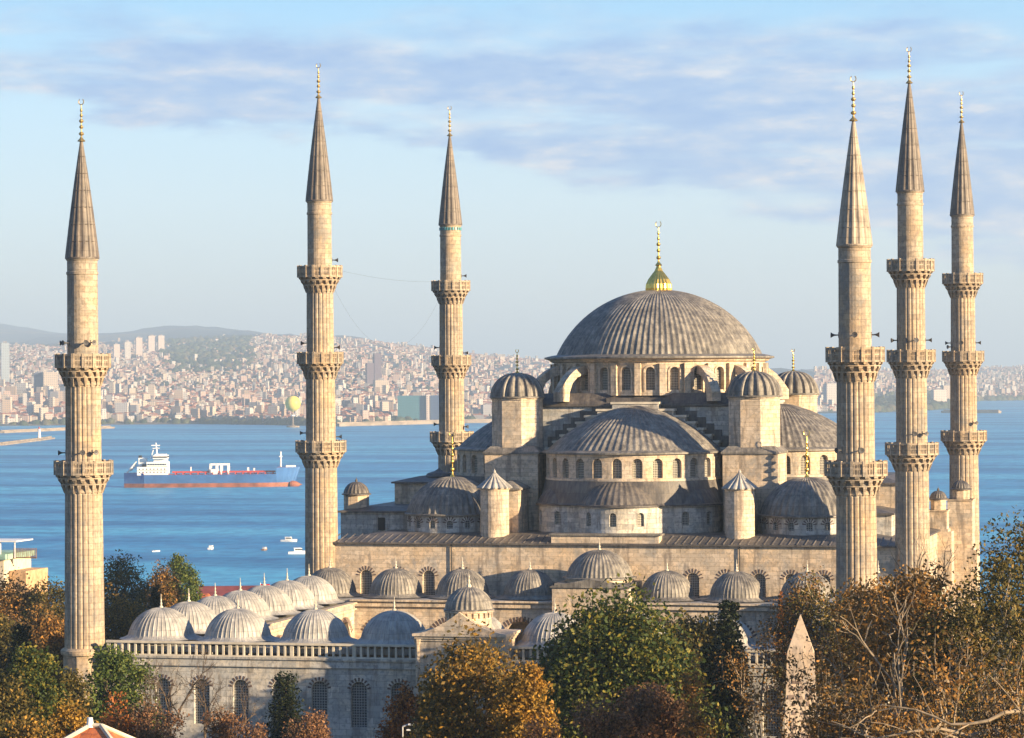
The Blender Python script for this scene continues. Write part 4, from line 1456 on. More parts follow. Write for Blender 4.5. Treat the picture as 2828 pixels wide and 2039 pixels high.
mb = MB(); mb.lathe([(2.4, 13), (2.8, 13.2), (2.8, 15), (2.4, 15.2)], 14, capt=True)
for i in range(6):
    a = PI * i / 3
    mb.tube((2.6 * math.cos(a), 2.6 * math.sin(a), 15), (6 * math.cos(a), 6 * math.sin(a), 21.8), .14, .14, 4)
mb.build('gondola', WHITE, bal)
mb = MB(); mb.lathe([(9, -3), (9, 0), (3, .6), (.9, 2), (.7, 13)], 14); mb.build('mooring', CONC, bal)

# ---------------------------------------------------------------- tanker
sb = float(bear(580)); x, y = far_xy(sb, 1975)
ship = thing('tanker', 'blue and rust red tanker with white bridge passing at mid water', 'ship', (x, y, SEA))
ship.rotation_euler = (0, 0, VA + R(1))
HULLB = m_plain('blue_hull_paint', (.05, .15, .36), .5, var=.2, scale=.08)
HULLR = m_plain('rust_red_boot_paint', (.24, .075, .035), .6, var=.5, scale=.12)
DECKR = m_plain('red_deck_paint', (.36, .05, .05), .6)
L = 111.0
def hull_section(u):
    """half breadth, deck height at u in 0..1 from stern to bow"""
    bdt = 9.0 * min(1, (.25 + u * 6)) * (1 if u < .84 else max(.02, 1 - ((u - .84) / .16) ** 1.8))
    dk = 9.4 - .0 * u + (0 if u < .885 else 3.0)
    if u > .12: dk = 8.3 + (4.2 if u >= .885 else 0)
    return bdt, dk
us = [0, .02, .05, .10, .119, .121, .2, .35, .5, .65, .78, .84, .884, .886, .92, .95, .975, .99, 1.0]
mb = MB()
for i in range(len(us) - 1):
    rows = []
    for u in (us[i], us[i + 1]):
        bw_, dk = hull_section(u)
        xx = (u - .5) * L
        fl = .75 if u < .8 else .75 - .55 * (u - .8) / .2
        rake = 2.0 * max(0, (u - .9) / .1)
        bot = max(.3, bw_ * fl)
        rows.append([(xx - rake * 1.2, -bot, -2), (xx - rake * .4, -bot, 2.7), (xx + rake, -bw_, dk), (xx + rake, bw_, dk), (xx - rake * .4, bot, 2.7), (xx - rake * 1.2, bot, -2)])
    a, b2 = rows
    for k, mi in ((0, 1), (1, 0), (2, 2), (3, 0), (4, 1)):
        mb.add([a[k], b2[k], b2[k + 1], a[k + 1]], [(0, 1, 2, 3)], None, mi)
    if i == 0: mb.add(a, [(0, 1, 2, 3, 4, 5)], None, 0)
mb.lathe([(0, 0)] * 2, 3)
# bulbous bow
for k in range(6):
    r0, r1 = [2.4, 2.6, 2.5, 2.1, 1.4, .6, .05][k:k + 2]
    mb.tube((L * .46 + k * 1.3, 0, 1.2), (L * .46 + (k + 1) * 1.3, 0, 1.2), r0, r1, 10, 1)
mb.build('hull', [HULLB, HULLR, DECKR], ship)
mb = MB()
X0 = -L / 2
mb.box(X0 + 9, X0 + 28.5, -7.6, 7.6, 8, 15.5); mb.box(X0 + 15, X0 + 28.5, -7, 7, 15.5, 19.5)
mb.box(X0 + 19.5, X0 + 27.6, -6, 6, 19.5, 22.2)
bh = mb.build('superstructure', WHITE, ship)
mb = MB(); mb.box(X0 + 19.2, X0 + 27.9, -8.6, 8.6, 22.2, 25.2); mb.box(X0 + 20, X0 + 27, -5, 5, 25.2, 26.2); mb.build('bridge', WHITE, bh)
mb = MB(); mb.box(X0 + 19.1, X0 + 28.0, -8.7, 8.7, 23.1, 24.3); mb.build('bridge_windows', DARK, bh)
mb = MB()
mb.tube((X0 + 21, 0, 26), (X0 + 20.4, 0, 36), .8, .3, 6); mb.box(X0 + 18.5, X0 + 22.5, -2.6, 2.6, 31, 31.5); mb.box(X0 + 17.5, X0 + 23, -.3, .3, 33.3, 34.1)
mb.tube((X0 + 17, 0, 22), (X0 + 19, 0, 31), .4, .3, 5)
mb.build('radar_mast', WHITE, ship)
mb = MB()
for zz in (10.2, 12.9, 17.0): 
    for q in range(8):
        xx = X0 + (10.2 if zz < 15 else 16) + q * (2.3 if zz < 15 else 1.55)
        mb.box(xx, xx + .8, -7.72, -7.5 if zz < 15 else -6.9, zz, zz + .9)
        if zz > 15: mb.box(xx, xx + .8, -7.12, -6.9, zz, zz + .9)
for zz in (12.2, 15.6): mb.box(X0 + 8.6, X0 + 28.9, -7.9, -7.55, zz - .15, zz)
mb.build('portholes', DARK, bh)
mb = MB(); mb.box(X0 + 9.5, X0 + 14.6, -3, 3, 15.5, 23.0); mb.build('funnel', WHITE, ship)
mb = MB(); mb.box(X0 + 9.4, X0 + 11.4, -2, 2, 23.0, 25); mb.box(X0 + 11.9, X0 + 15, -5, 5, 15.6, 17.6); mb.build('funnel_top', DARK, ship)
mb = MB()
for s in (-2, 2):
    mb.tube((X0 + 1.5, s, 9.5), (X0 + 8, s, 20), .5, .5, 5)
mb.tube((X0 + 3.5, 0, 12.2), (X0 + 7.4, 0, 18), 1.3, 1.2, 8, cap=True)
mb.build('lifeboat_ramp', WHITE, ship)
mb = MB()
mb.box(X0 + 31, X0 + 97, -.8, .8, 9.2, 10.3); mb.box(X0 + 31, X0 + 97, 2.2, 3.0, 9.2, 10); mb.box(X0 + 31, X0 + 97, -3.2, -2.4, 9.2, 10)
for i in range(14): mb.box(X0 + 33 + i * 4.8, X0 + 33.5 + i * 4.8, -6, 6, 8.3, 9.5)
mb.build('deck_pipes', RED, ship)
mb = MB()
for xx in (55, 59, 62, 66.5):
    mb.box(X0 + xx, X0 + xx + 1.1, -4, -3, 8.3, 14.6); mb.box(X0 + xx, X0 + xx + 1.1, 3, 4, 8.3, 14.6)
mb.box(X0 + 55, X0 + 67.6, -4, -3.2, 14, 15); mb.box(X0 + 55, X0 + 67.6, 3.2, 4, 14, 15)
mb.box(X0 + 56, X0 + 60.5, -5, 5, 8.3, 11.5); mb.tube((X0 + 52.4, 0, 8.5), (X0 + 56, 0, 14), .5, .5, 5)
for xa, wv, hv in ((42.5, .7, 13.0), (79, 1.2, 12.4), (83, 1.0, 12.0)):
    m2 = MB(); m2.box(X0 + xa, X0 + xa + wv, -.5, .5, 8.3, hv); m2.build('vent_mast', WHITE, ship)
mb.build('manifold_frame', WHITE, ship)
mb = MB(); mb.tube((X0 + 100.6, 0, 12.4), (X0 + 100.6, 0, 22.5), .7, .45, 6); mb.box(X0 + 99.6, X0 + 101.6, -1.5, 1.5, 19, 19.6); mb.box(X0 + 104, X0 + 110, -3, 3, 12.5, 13.6)
mb.build('foremast', WHITE, ship)

for o_ in [c for c in ship.children_recursive if c.name.split('.')[0] in ('superstructure', 'bridge', 'bridge_windows', 'portholes', 'radar_mast', 'funnel', 'funnel_top', 'lifeboat_ramp')]:
    for v_ in o_.data.vertices:
        v_.co.z = 8 + (v_.co.z - 8) * .74
# small boats
def boat(label, px, py, L, ang, cabin=True, col=None):
    b = float(bear(px)); el_ = (1040.1 - .0068 * px - py) / 8477
    d = (SEA - 32) / el_
    x, y = far_xy(b, d)
    o = thing('motor_boat', label, 'boat', (x, y, SEA), 'small boats on the water')
    o.rotation_euler = (0, 0, VA + ang)
    mb = MB()
    n = 8
    for i in range(n):
        s = []
        for u in (i / n, (i + 1) / n):
            bw_ = L * .17 * (1 if u < .5 else max(.03, 1 - ((u - .5) / .5) ** 2))
            s.append([((u - .5) * L, -bw_ * .6, -.3), ((u - .5) * L + .1 * L * max(0, u - .7), -bw_, L * .11 + L * .05 * u), ((u - .5) * L + .1 * L * max(0, u - .7), bw_, L * .11 + L * .05 * u), ((u - .5) * L, bw_ * .6, -.3)])
        for k in range(3): mb.add([s[0][k], s[1][k], s[1][k + 1], s[0][k + 1]], [(0, 1, 2, 3)])
        if i == 0: mb.add(s[0], [(0, 1, 2, 3)])
    mb.build('hull', col or WHITE, o)
    if cabin:
        mb = MB(); mb.box(-L * .22, L * .16, -L * .12, L * .12, L * .10, L * .27); mb.box(-L * .25, L * .10, -L * .13, L * .13, L * .27, L * .29)
        c = mb.build('cabin', WHITE, o)
        mb = MB(); mb.box(-L * .18, L * .165, -L * .122, L * .122, L * .18, L * .24); mb.build('cabin_window', DARK, c)
    else:
        mb = MB(); mb.box(-L * .15, L * .05, -L * .09, L * .09, L * .10, L * .16); mb.build('console', DARK, o)
    return o
TEAK = m_plain('brown_hull', (.25, .15, .09), .6)
boat('small boat end on with dark cabin, left of the other boats', 580, 1517, 5.5, R(80))
boat('small brown hulled boat heading away, middle of the group', 728, 1520, 4.6, R(70), True, TEAK)
boat('white motor boat side on, farthest of the group', 795, 1496, 7, R(-12))
boat('long white motor boat side on, close to the second minaret', 822, 1530, 8.5, R(4))
boat('tiny white skiff alone near the left trees', 427, 1524, 3.5, R(30), False)
# ================================================================ trees
LEAF_GREEN = m_leaf('green_yellow_foliage', [(0, (.016, .030, .008)), (.4, (.036, .054, .012)), (.72, (.085, .088, .016)), (1, (.19, .145, .026))])
LEAF_AMBER = m_leaf('amber_foliage', [(0, (.050, .042, .014)), (.35, (.10, .068, .018)), (.7, (.19, .105, .02)), (1, (.31, .17, .03))])
LEAF_BROWN = m_leaf('brown_plane_foliage', [(0, (.058, .040, .018)), (.4, (.115, .066, .024)), (.75, (.20, .10, .027)), (1, (.32, .155, .038))])
LEAF_OLIVE = m_leaf('dark_olive_foliage', [(0, (.026, .026, .009)), (.45, (.062, .054, .016)), (.8, (.115, .085, .022)), (1, (.19, .12, .03))])
LEAF_RED = m_leaf('russet_foliage', [(0, (.065, .028, .015)), (.45, (.17, .060, .020)), (.8, (.30, .095, .022)), (1, (.42, .17, .03))])
LEAF_MAUVE = m_leaf('faded_red_brown_foliage', [(0, (.055, .032, .024)), (.5, (.14, .070, .042)), (1, (.26, .135, .07))])
LEAF_FIR = m_leaf('dark_fir_foliage', [(0, (.005, .010, .005)), (.6, (.011, .019, .008)), (1, (.03, .032, .011))], .15)
LEAF_CEDAR = m_leaf('bright_cypress_foliage', [(0, (.028, .050, .012)), (.5, (.06, .088, .018)), (1, (.13, .135, .03))], .2)
LEAF_GOLD = m_leaf('golden_foliage', [(0, (.09, .055, .014)), (.5, (.21, .115, .02)), (1, (.36, .20, .035))])

def leaves(rng, C, n, spread, size, flat=1.0):
    """n leaf quads gaussian-scattered round clump centres C (k,3)"""
    k = len(C)
    idx = rng.integers(0, k, n)
    g = rng.normal(0, 1, (n, 3))
    g /= np.maximum(1, np.linalg.norm(g, axis=1, keepdims=True) / 1.9)
    sp = spread[idx] if isinstance(spread, np.ndarray) else np.full(n, spread)
    p = C[idx] + g * sp[:, None] * np.array([1, 1, flat])
    a = rng.normal(0, 1, (n, 3)); a /= np.linalg.norm(a, axis=1, keepdims=True)
    b = rng.normal(0, 1, (n, 3)); b -= a * (a * b).sum(1, keepdims=True); b /= np.linalg.norm(b, axis=1, keepdims=True)
    s = size * rng.uniform(.6, 1.35, (n, 1))
    V = np.empty((n, 4, 3))
    V[:, 0] = p - a * s * .62; V[:, 1] = p + b * s * .36; V[:, 2] = p + a * s * .62; V[:, 3] = p - b * s * .36
    return V.reshape(-1, 3), np.arange(4 * n).reshape(n, 4)

def branch(mb, rng, p, d, L, r, lvl, tips, wig=.22, split=(2, 3), ang=.55, lift=.12, ratio=.74, nmin=3):
    n = nmin
    p = Vector(p); d = Vector(d).normalized()
    for i in range(n):
        q = p + d * (L / n)
        r2_ = max(r * (1 - .22 / n), .016)
        mb.tube(p, q, r, r2_, 5 if r > .08 else 4 if r > .03 else 3)
        p, r = q, r2_
        d = (d + Vector(rng.normal(0, wig, 3)) * .5 + Vector((0, 0, lift * .3))).normalized()
        if lvl <= 3: tips.append((p.x, p.y, p.z, lvl))
        if lvl > 1 and i < n - 1 and rng.random() < .55:
            dd = (d + Vector(rng.normal(0, ang * 1.3, 3))).normalized()
            branch(mb, rng, p, dd, L * ratio * .8, r * .62, lvl - 2 if lvl > 2 else 0, tips, wig, split, ang, lift, ratio, nmin)
    if lvl <= 0: return
    for k in range(int(rng.integers(split[0], split[1] + 1))):
        dd = (d + Vector(rng.normal(0, ang, 3)) + Vector((0, 0, lift))).normalized()
        branch(mb, rng, p, dd, L * ratio * rng.uniform(.8, 1.15), r * .76, lvl - 1, tips, wig, split, ang, lift, ratio, nmin)

def tree(name, label, x, y, ztop, wid, leaf, kind='round', seed=1, n=9000, size=.34, hc=None, bark=BARK, group=None, dens=1.0, z0=None, cat='tree', lean=0.0, limbs=()):
    rng = np.random.default_rng(seed)
    n, size = int(n * 1.75), size * .66
    if z0 is None: z0 = float(terrain_z(np.array([x]), np.array([y]))[0])
    root = thing(name, label, cat, (x, y, z0), group)
    H = ztop - z0
    rx = wid / 2
    hc = hc or min(H * .8, wid * 1.35)
    zc = H - hc / 2
    tb = MB()
    if kind in ('round', 'shrub', 'column'):
        k = int((210 if kind != 'shrub' else 70) * dens)
        u = rng.normal(0, 1, (k, 3)); u /= np.linalg.norm(u, axis=1, keepdims=True)
        rad = rng.uniform(.40, 1.0, k) ** .42
        # an irregular outline: a few big lobes
        lob = rng.normal(0, 1, (7, 3)); lob /= np.linalg.norm(lob, axis=1, keepdims=True)
        bulge = 1 + .20 * (np.max(u @ lob.T, axis=1) - .72) / .28
        bulge = np.clip(bulge, .66, 1.1)
        C = u * (rad * bulge)[:, None]
        sq = np.sign(C[:, 2]) * np.abs(C[:, 2])
        taper = 1 - .22 * np.clip(C[:, 2], 0, 1) ** 1.4 if kind != 'column' else 1 - .7 * np.clip(C[:, 2], -.2, 1)
        C = np.stack([C[:, 0] * rx * .90 * taper, C[:, 1] * rx * .90 * taper, C[:, 2] * hc / 2 * .92], 1)
        C[:, 2] += zc
        spread = rng.uniform(.055, .12, k) * wid * (1 if kind != 'column' else .8)
        V, Q = leaves(rng, C, n, spread, size, .85)
        tr = max(.12, wid * .035)
        top = Vector((0, 0, H - hc * .45))
        tb.tube((0, 0, -.5), (0, 0, (H - hc) * .5 + .1), tr * 1.25, tr, 8)
        tb.tube((0, 0, (H - hc) * .5 + .1), top, tr, tr * .45, 7)
        order = rng.permutation(k)[:38]
        for i in order:
            c = Vector(C[i]); h = max((H - hc) * .5 + .2, c.z - wid * rng.uniform(.2, .5)); h = min(h, top.z)
            s = Vector((0, 0, h)); mid = s.lerp(c, .5) + Vector(rng.normal(0, .06 * wid, 3))
            tb.tube(s, mid, tr * .38, tr * .22, 5); tb.tube(mid, c, tr * .22, tr * .07, 4)
    elif kind == 'conifer':
        C = []; sp = []
        nl = int(26 * dens)
        for i in range(nl):
            f = i / (nl - 1)
            z = H - hc + hc * f
            rr = rx * (1 - f) ** .85 * rng.uniform(.8, 1.1) + .08
            m_ = max(3, int(9 * (1 - f) + 3))
            for j in range(m_):
                a = 2 * PI * (j + rng.random()) / m_
                for q in (.45, .75, 1.0):
                    C.append((rr * q * math.cos(a), rr * q * math.sin(a), z - rr * q * .35)); sp.append(.075 * wid + .05)
                tb.tube((0, 0, z), (rr * math.cos(a), rr * math.sin(a), z - rr * .35), .05, .015, 3)
        V, Q = leaves(rng, np.array(C), n, np.array(sp), size, .55)
        tb.tube((0, 0, -.5), (0, 0, H * .97), max(.12, wid * .04), .04, 7)
    else:       # 'sparse' or 'bare': branching limbs with leaves at the twig tips
        tips = []
        lv = 5
        L = hc * .30
        tr = max(.16, wid * .04)
        if H - hc > .5: tb.tube((0, 0, -.5), (0, 0, H - hc), tr * 1.2, tr, 8)
        branch(tb, rng, (0, 0, H - hc - .05), (lean, 0, 1), L, tr, lv, tips, .3, (2, 3), .58, .10, .76)
        T = np.array(tips)
        P = T[:, :3]
        V0 = np.array(tb.v)
        lo = np.array([np.percentile(P[:, 0], 3), np.percentile(P[:, 1], 3), 0]); hi = np.array([np.percentile(P[:, 0], 97), np.percentile(P[:, 1], 97), np.percentile(P[:, 2], 99.3)])
        cx_, cy2 = (lo[0] + hi[0]) / 2, (lo[1] + hi[1]) / 2
        sx_, sy2 = wid / (hi[0] - lo[0]), wid / (hi[1] - lo[1])
        zb = H - hc
        sz_ = hc / (hi[2] - zb)
        def warp(A):
            A = A.copy()
            g = np.clip((A[:, 2] - zb) / (hi[2] - zb), 0, 1)
            s1 = 1 + (sx_ - 1) * np.clip(g * 2, 0, 1); s2_ = 1 + (sy2 - 1) * np.clip(g * 2, 0, 1)
            A[:, 0] = A[:, 0] * s1 - cx_ * sx_ * g; A[:, 1] = A[:, 1] * s2_ - cy2 * sy2 * g
            A[:, 2] = np.where(A[:, 2] > zb, zb + (A[:, 2] - zb) * sz_, A[:, 2])
            return A
        tb.v = [tuple(v) for v in warp(V0)]
        P = warp(P)
        if kind == 'sparse':
            V, Q = leaves(rng, P, n, .055 * wid + .08, size)
    for (a_, f_, ln_, r_l) in limbs:
        p = Vector((0, 0, H - hc * f_)); d = Vector((math.cos(a_), math.sin(a_), .32)).normalized(); rr = r_l
        for i in range(9):
            q = p + d * (ln_ / 9)
            tb.tube(p, q, rr * .72, rr * .62, 7); p, rr = q, rr * .86
            d = (d + Vector(rng.normal(0, .24, 3)) + Vector((0, 0, .03))).normalized()
            if i in (3, 5, 6, 7):
                dd = (d + Vector(rng.normal(0, .5, 3))).normalized(); s_ = p; r3 = rr * .42
                for j in range(4):
                    e_ = s_ + dd * (ln_ / 11); tb.tube(s_, e_, r3, r3 * .75, 5); s_, r3 = e_, r3 * .75
                    dd = (dd + Vector(rng.normal(0, .2, 3))).normalized()
    tb.build('trunk', bark, root)
    if kind != 'bare':
        link('crown', fast_mesh('crown', V, Q, leaf), root)
    return root

# --- in front of the courtyard
tree('round_tree', 'big round green tree with yellowing top, in front of the arcade', 20.9, -40.8, 16.5, 12.0, LEAF_GREEN, 'round', 3, 30000, .40, 16.5)
tree('amber_tree', 'big amber tree hiding the foot of the entrance gate', 17.2, -62.3, 16.4, 8.4, LEAF_AMBER, 'round', 5, 17000, .34, 14.5)
tree('amber_tree', 'orange tipped amber tree between the gate tree and the round green tree', 20.7, -66.0, 15.4, 4.0, LEAF_GOLD, 'round', 6, 9000, .30, 13)
tree('amber_tree', 'dull olive amber tree at the gate corner, lower than its neighbour', 13.9, -57.9, 14.2, 4.6, LEAF_AMBER, 'round', 7, 9000, .32, 12)
tree('russet_shrub_tree', 'faded red brown tree under the round green tree', 30.0, -84.8, 14.5, 3.6, LEAF_MAUVE, 'sparse', 8, 6500, .24, 9, cat='tree')
tree('russet_shrub_tree', 'faded red brown tree left of the obelisk base', 30.0, -74.5, 14.4, 3.8, LEAF_MAUVE, 'sparse', 9, 6500, .26, 9.5)
tree('russet_shrub_tree', 'rusty thin tree just left of the obelisk', 33.0, -79.0, 15.6, 4.2, LEAF_BROWN, 'sparse', 10, 7000, .26, 11)
tree('russet_shrub_tree', 'small faded red tree at the bottom right of the amber tree', 26.8, -85.4, 13.6, 3.2, LEAF_MAUVE, 'sparse', 12, 4500, .22, 8)
tree('dark_fir', 'tall blackish fir between the green tree and the obelisk', 26.4, -29.1, 15.6, 4.4, LEAF_FIR, 'conifer', 13, 12000, .34, 17)
tree('dark_fir', 'slimmer blackish fir hard against the right of the green tree', 25.0, -29.4, 12.6, 3.0, LEAF_FIR, 'conifer', 14, 7000, .32, 14)
# --- plane trees on the right
PL = 'plane trees on the right'
tree('plane_tree', 'brown plane tree behind the obelisk tip', 32.5, -27.0, 16.9, 8.0, LEAF_BROWN, 'sparse', 15, 7000, .27, 13, BARK_PALE, PL)
tree('plane_tree', 'brown plane tree in front of the two balcony minaret foot', 43.9, -81.5, 20.6, 5.2, LEAF_BROWN, 'sparse', 16, 7500, .27, 14, BARK_PALE, PL)
tree('plane_tree', 'rust brown plane tree below the middle minaret of the trio', 45.0, -91.4, 21.6, 6.8, LEAF_BROWN, 'sparse', 17, 7500, .26, 14, BARK_PALE, PL)
tree('plane_tree', 'reddish brown plane tree below the rightmost minaret', 48.4, -95.7, 22.0, 6.2, LEAF_BROWN, 'sparse', 18, 8000, .25, 14, BARK_PALE, PL)
tree('plane_tree', 'broad brown plane tree low right of the obelisk', 46.2, -101.0, 19.4, 5.6, LEAF_BROWN, 'sparse', 19, 6000, .25, 14, BARK_PALE, PL, limbs=((R(-60), .32, 6, .13), (R(-120), .28, 6, .12), (R(-95), .2, 5, .10)))
tree('plane_tree', 'nearest plane tree with pale sunlit limbs at the bottom right', 51.4, -115.0, 20.6, 7.0, LEAF_BROWN, 'sparse', 20, 3600, .23, 12, BARK_PALE, PL, lean=.3, limbs=((R(-50), .40, 8.0, .17), (R(-25), .30, 8.5, .16), (R(-75), .33, 7, .13), (R(-110), .36, 6.5, .13), (R(-150), .30, 6, .12)))
tree('wall_shading_tree', 'dark green tree added to shade the courtyard wall, low behind the round green tree', 10.0, -7.0, 12.3, 6.0, LEAF_OLIVE, 'round', 90, 7000, .4, 11)  # added trees, mostly hidden, put here to shade the courtyard wall
tree('wall_shading_tree', 'taller dark tree added to shade the courtyard wall, behind the round green tree', 15.0, -10.0, 13.8, 8.0, LEAF_OLIVE, 'round', 91, 8000, .4, 13)
tree('wall_shading_tree', 'dark tree added to shade the courtyard wall, right of the round green tree', 21.5, -13.0, 15.0, 7.0, LEAF_OLIVE, 'round', 92, 8000, .4, 14)
tree('plane_tree', 'thin plane tree with twigs crossing the obelisk', 40.1, -92.8, 17.9, 5.6, LEAF_BROWN, 'sparse', 21, 2400, .24, 11, BARK_PALE, PL)
tree('plane_tree', 'tallest dark green plane tree at the right edge', 51.5, -89.9, 24.9, 7.2, LEAF_OLIVE, 'round', 22, 17000, .24, 15, BARK_PALE, PL)
tree('plane_tree', 'dark olive plane tree left of the tallest one', 50.4, -100.3, 22.6, 5.6, LEAF_OLIVE, 'sparse', 23, 8000, .25, 14, BARK_PALE, PL)
tree('plane_tree', 'brown plane tree in the bottom right corner', 54.5, -121.5, 22.0, 6.2, LEAF_BROWN, 'sparse', 24, 3600, .22, 12, BARK_PALE, PL, limbs=((R(-80), .33, 6.5, .15), (R(-140), .28, 6.5, .14), (R(-160), .40, 6, .13)))
tree('bare_tree', 'pale leafless tree among the plane trees, right of the obelisk', 43.2, -86.0, 20.0, 5.0, None, 'bare', 96, 0, .2, 13, BARK_PALE)
tree('bare_tree', 'pale leafless tree among the plane trees, below the rightmost minaret', 47.6, -99.0, 21.6, 5.4, None, 'bare', 97, 0, .2, 13, BARK_PALE)
tree('bare_tree', 'pale leafless tree low in the bottom right corner', 51.6, -118.5, 20.8, 5.0, None, 'bare', 98, 0, .2, 12, BARK_PALE)
tree('bare_tree', 'grey leafless tree in front of the middle minaret of the trio', 37.4, -10.9, 19.6, 5.2, None, 'bare', 25, 0, .2, 15)
tree('bare_tree', 'leafless twiggy tree beside the foot of the rightmost minaret', 41.5, -12.0, 17.4, 5.0, None, 'bare', 26, 0, .2, 13)
tree('plane_tree', 'olive plane tree behind the obelisk, under the two balcony minaret', 34.9, -27.0, 16.8, 8.4, LEAF_OLIVE, 'sparse', 93, 6500, .30, 13, BARK_PALE, PL)
tree('offview_shading_tree', 'tall dark shading tree added outside the right side of the view, nearer the courtyard', 53.0, -17.5, 23.5, 9.0, LEAF_OLIVE, 'round', 94, 9000, .45, 19)  # added trees out of view that throw shade on the courtyard wall
tree('offview_shading_tree', 'tall dark shading tree added outside the right side of the view, nearer the camera', 59.0, -22.0, 25.0, 9.0, LEAF_OLIVE, 'round', 95, 9000, .45, 20)
# --- left foreground
tree('cypress', 'bright green bushy cypress at the foot of the balustrade minaret', -22.6, -20.6, 11.9, 6.2, LEAF_CEDAR, 'round', 27, 12000, .32, 13)
tree('broadleaf_tree', 'olive green tree at the left, speckled yellow', -22.8, -36.1, 12.8, 5.4, LEAF_GREEN, 'round', 28, 12000, .34, 13)
tree('broadleaf_tree', 'dark olive tree cut by the left edge', -22.9, -41.3, 11.6, 4.2, LEAF_OLIVE, 'round', 29, 9000, .33, 12)
tree('broadleaf_tree', 'dark green tree squeezed between the olive tree and the bright cypress', -22.6, -30.0, 10.3, 3.4, LEAF_OLIVE, 'round', 30, 7000, .32, 11)
tree('russet_tree', 'orange red tree below the bright cypress', -9.4, -53.5, 11.3, 4.6, LEAF_RED, 'round', 31, 9500, .28, 12)
tree('russet_tree', 'golden tree above the red tiled roof', -8.9, -63.6, 11.9, 3.6, LEAF_GOLD, 'round', 32, 8000, .28, 11)
tree('russet_tree', 'brown and amber tree in the bottom left corner', -9.8, -68.9, 12.0, 5.2, LEAF_AMBER, 'round', 33, 9000, .28, 11)
tree('russet_tree', 'small dim red tree between the orange tree and the bare trees', -7.3, -52.9, 10.4, 2.6, LEAF_MAUVE, 'sparse', 34, 4000, .24, 10)
# --- bare trees before the courtyard wall
for i, (lab, x, y, zt, wd) in enumerate((
        ('leafless tree before the second courtyard window from the left', -18.3, -19.6, 10.9, 4.6), ('leafless tree before the third courtyard window from the left', -16.0, -19.0, 10.3, 4.4),
        ('leafless tree before the first courtyard window, beside the cypress', -19.4, -22.7, 9.9, 3.2), ('short leafless tree left of the small fir', -12.9, -21.3, 9.2, 3.0))):
    tree('bare_tree', lab, x, y, zt, wd, None, 'bare', 40 + i, 0, .2, 9, BARK, 'leafless trees along the courtyard wall')
tree('small_fir', 'small dark fir before the middle courtyard windows', -6.9, -27.0, 9.8, 5.4, LEAF_FIR, 'conifer', 45, 9000, .28, 10)
tree('rust_hedge_tree', 'dense dark rust tree left of the amber tree', 4.6, -34.5, 10.2, 4.2, LEAF_RED, 'round', 46, 8000, .30, 11)
tree('red_shrub', 'faded red shrub left of the small fir', -2.2, -51.4, 9.9, 3.0, LEAF_MAUVE, 'sparse', 47, 5000, .22, 8, cat='shrub')
tree('red_shrub', 'faded red shrub right of the small fir', .6, -45.8, 9.2, 2.8, LEAF_MAUVE, 'sparse', 48, 4500, .22, 8, cat='shrub')
# --- behind the left minaret and the arcade
BK = 'trees on the slope behind the courtyard'
for i, (nm, lab, x, y, zt, wd, lf, kd, n, hc) in enumerate((
        ('slope_tree', 'brown tree beside the pale house at the left edge', -67.3, 66.1, 11.8, 10, LEAF_BROWN, 'round', 12000, 15),
        ('slope_tree', 'dark olive tree left of the balustrade minaret shaft', -60.0, 57.6, 11.2, 7.5, LEAF_OLIVE, 'round', 10000, 15),
        ('slope_tree', 'large dark tree cut by the left edge below the house', -57.4, 37.9, 10.4, 8.5, LEAF_OLIVE, 'round', 11000, 15),
        ('slope_fir', 'dark fir with drooping branches at the left', -39.6, .9, 10.6, 5.0, LEAF_FIR, 'conifer', 9000, 13),
        ('slope_tree', 'dull brown tree touching the left side of the balustrade minaret', -48.8, 29.5, 10.4, 7.6, LEAF_BROWN, 'round', 11000, 15),
        ('slope_tree', 'brown crowned tree right of the balustrade minaret, against the water', -75.4, 115.8, 10.0, 9.5, LEAF_OLIVE, 'round', 11000, 17),
        ('slope_tree', 'lower brown tree next to the dark cypress', -77.6, 135.5, 7.8, 7.4, LEAF_BROWN, 'round', 9000, 16),
        ('slope_cypress', 'dark narrow cypress behind the corner dome', -49.8, 60.2, 10.6, 2.6, LEAF_FIR, 'column', 6000, 13),
        ('slope_tree', 'pale green tree standing up against the sea', -81.8, 155.3, 7.4, 5.2, LEAF_CEDAR, 'round', 8000, 13),
        ('slope_tree', 'yellowish tree low right of the balustrade minaret', -57.1, 68.7, 8.6, 8.6, LEAF_AMBER, 'round', 9000, 14),
        ('slope_tree', 'olive tree filling the gap behind the corner dome', -54.0, 69.3, 7.4, 6.0, LEAF_OLIVE, 'round', 8000, 13),
        ('slope_tree', 'small olive tree under the pale green tree', -76.3, 136.0, 5.4, 5.4, LEAF_GREEN, 'round', 7000, 12),
        ('slope_tree', 'yellow bush tree above the row of side domes', -67.4, 169.0, 3.4, 3.6, LEAF_GOLD, 'round', 5000, 8))):
    tree(nm, lab, x, y, zt, wd, lf, kd, 60 + i, n, .38, hc, BARK, BK)
tree('poplar', 'slim orange poplar above the obelisk, left one', 26.0, -3.6, 15.1, .95, LEAF_RED, 'column', 80, 1500, .2, 8)
tree('poplar', 'slim orange poplar above the obelisk, right one', 26.8, -3.4, 15.2, .95, LEAF_RED, 'column', 81, 1500, .2, 8)

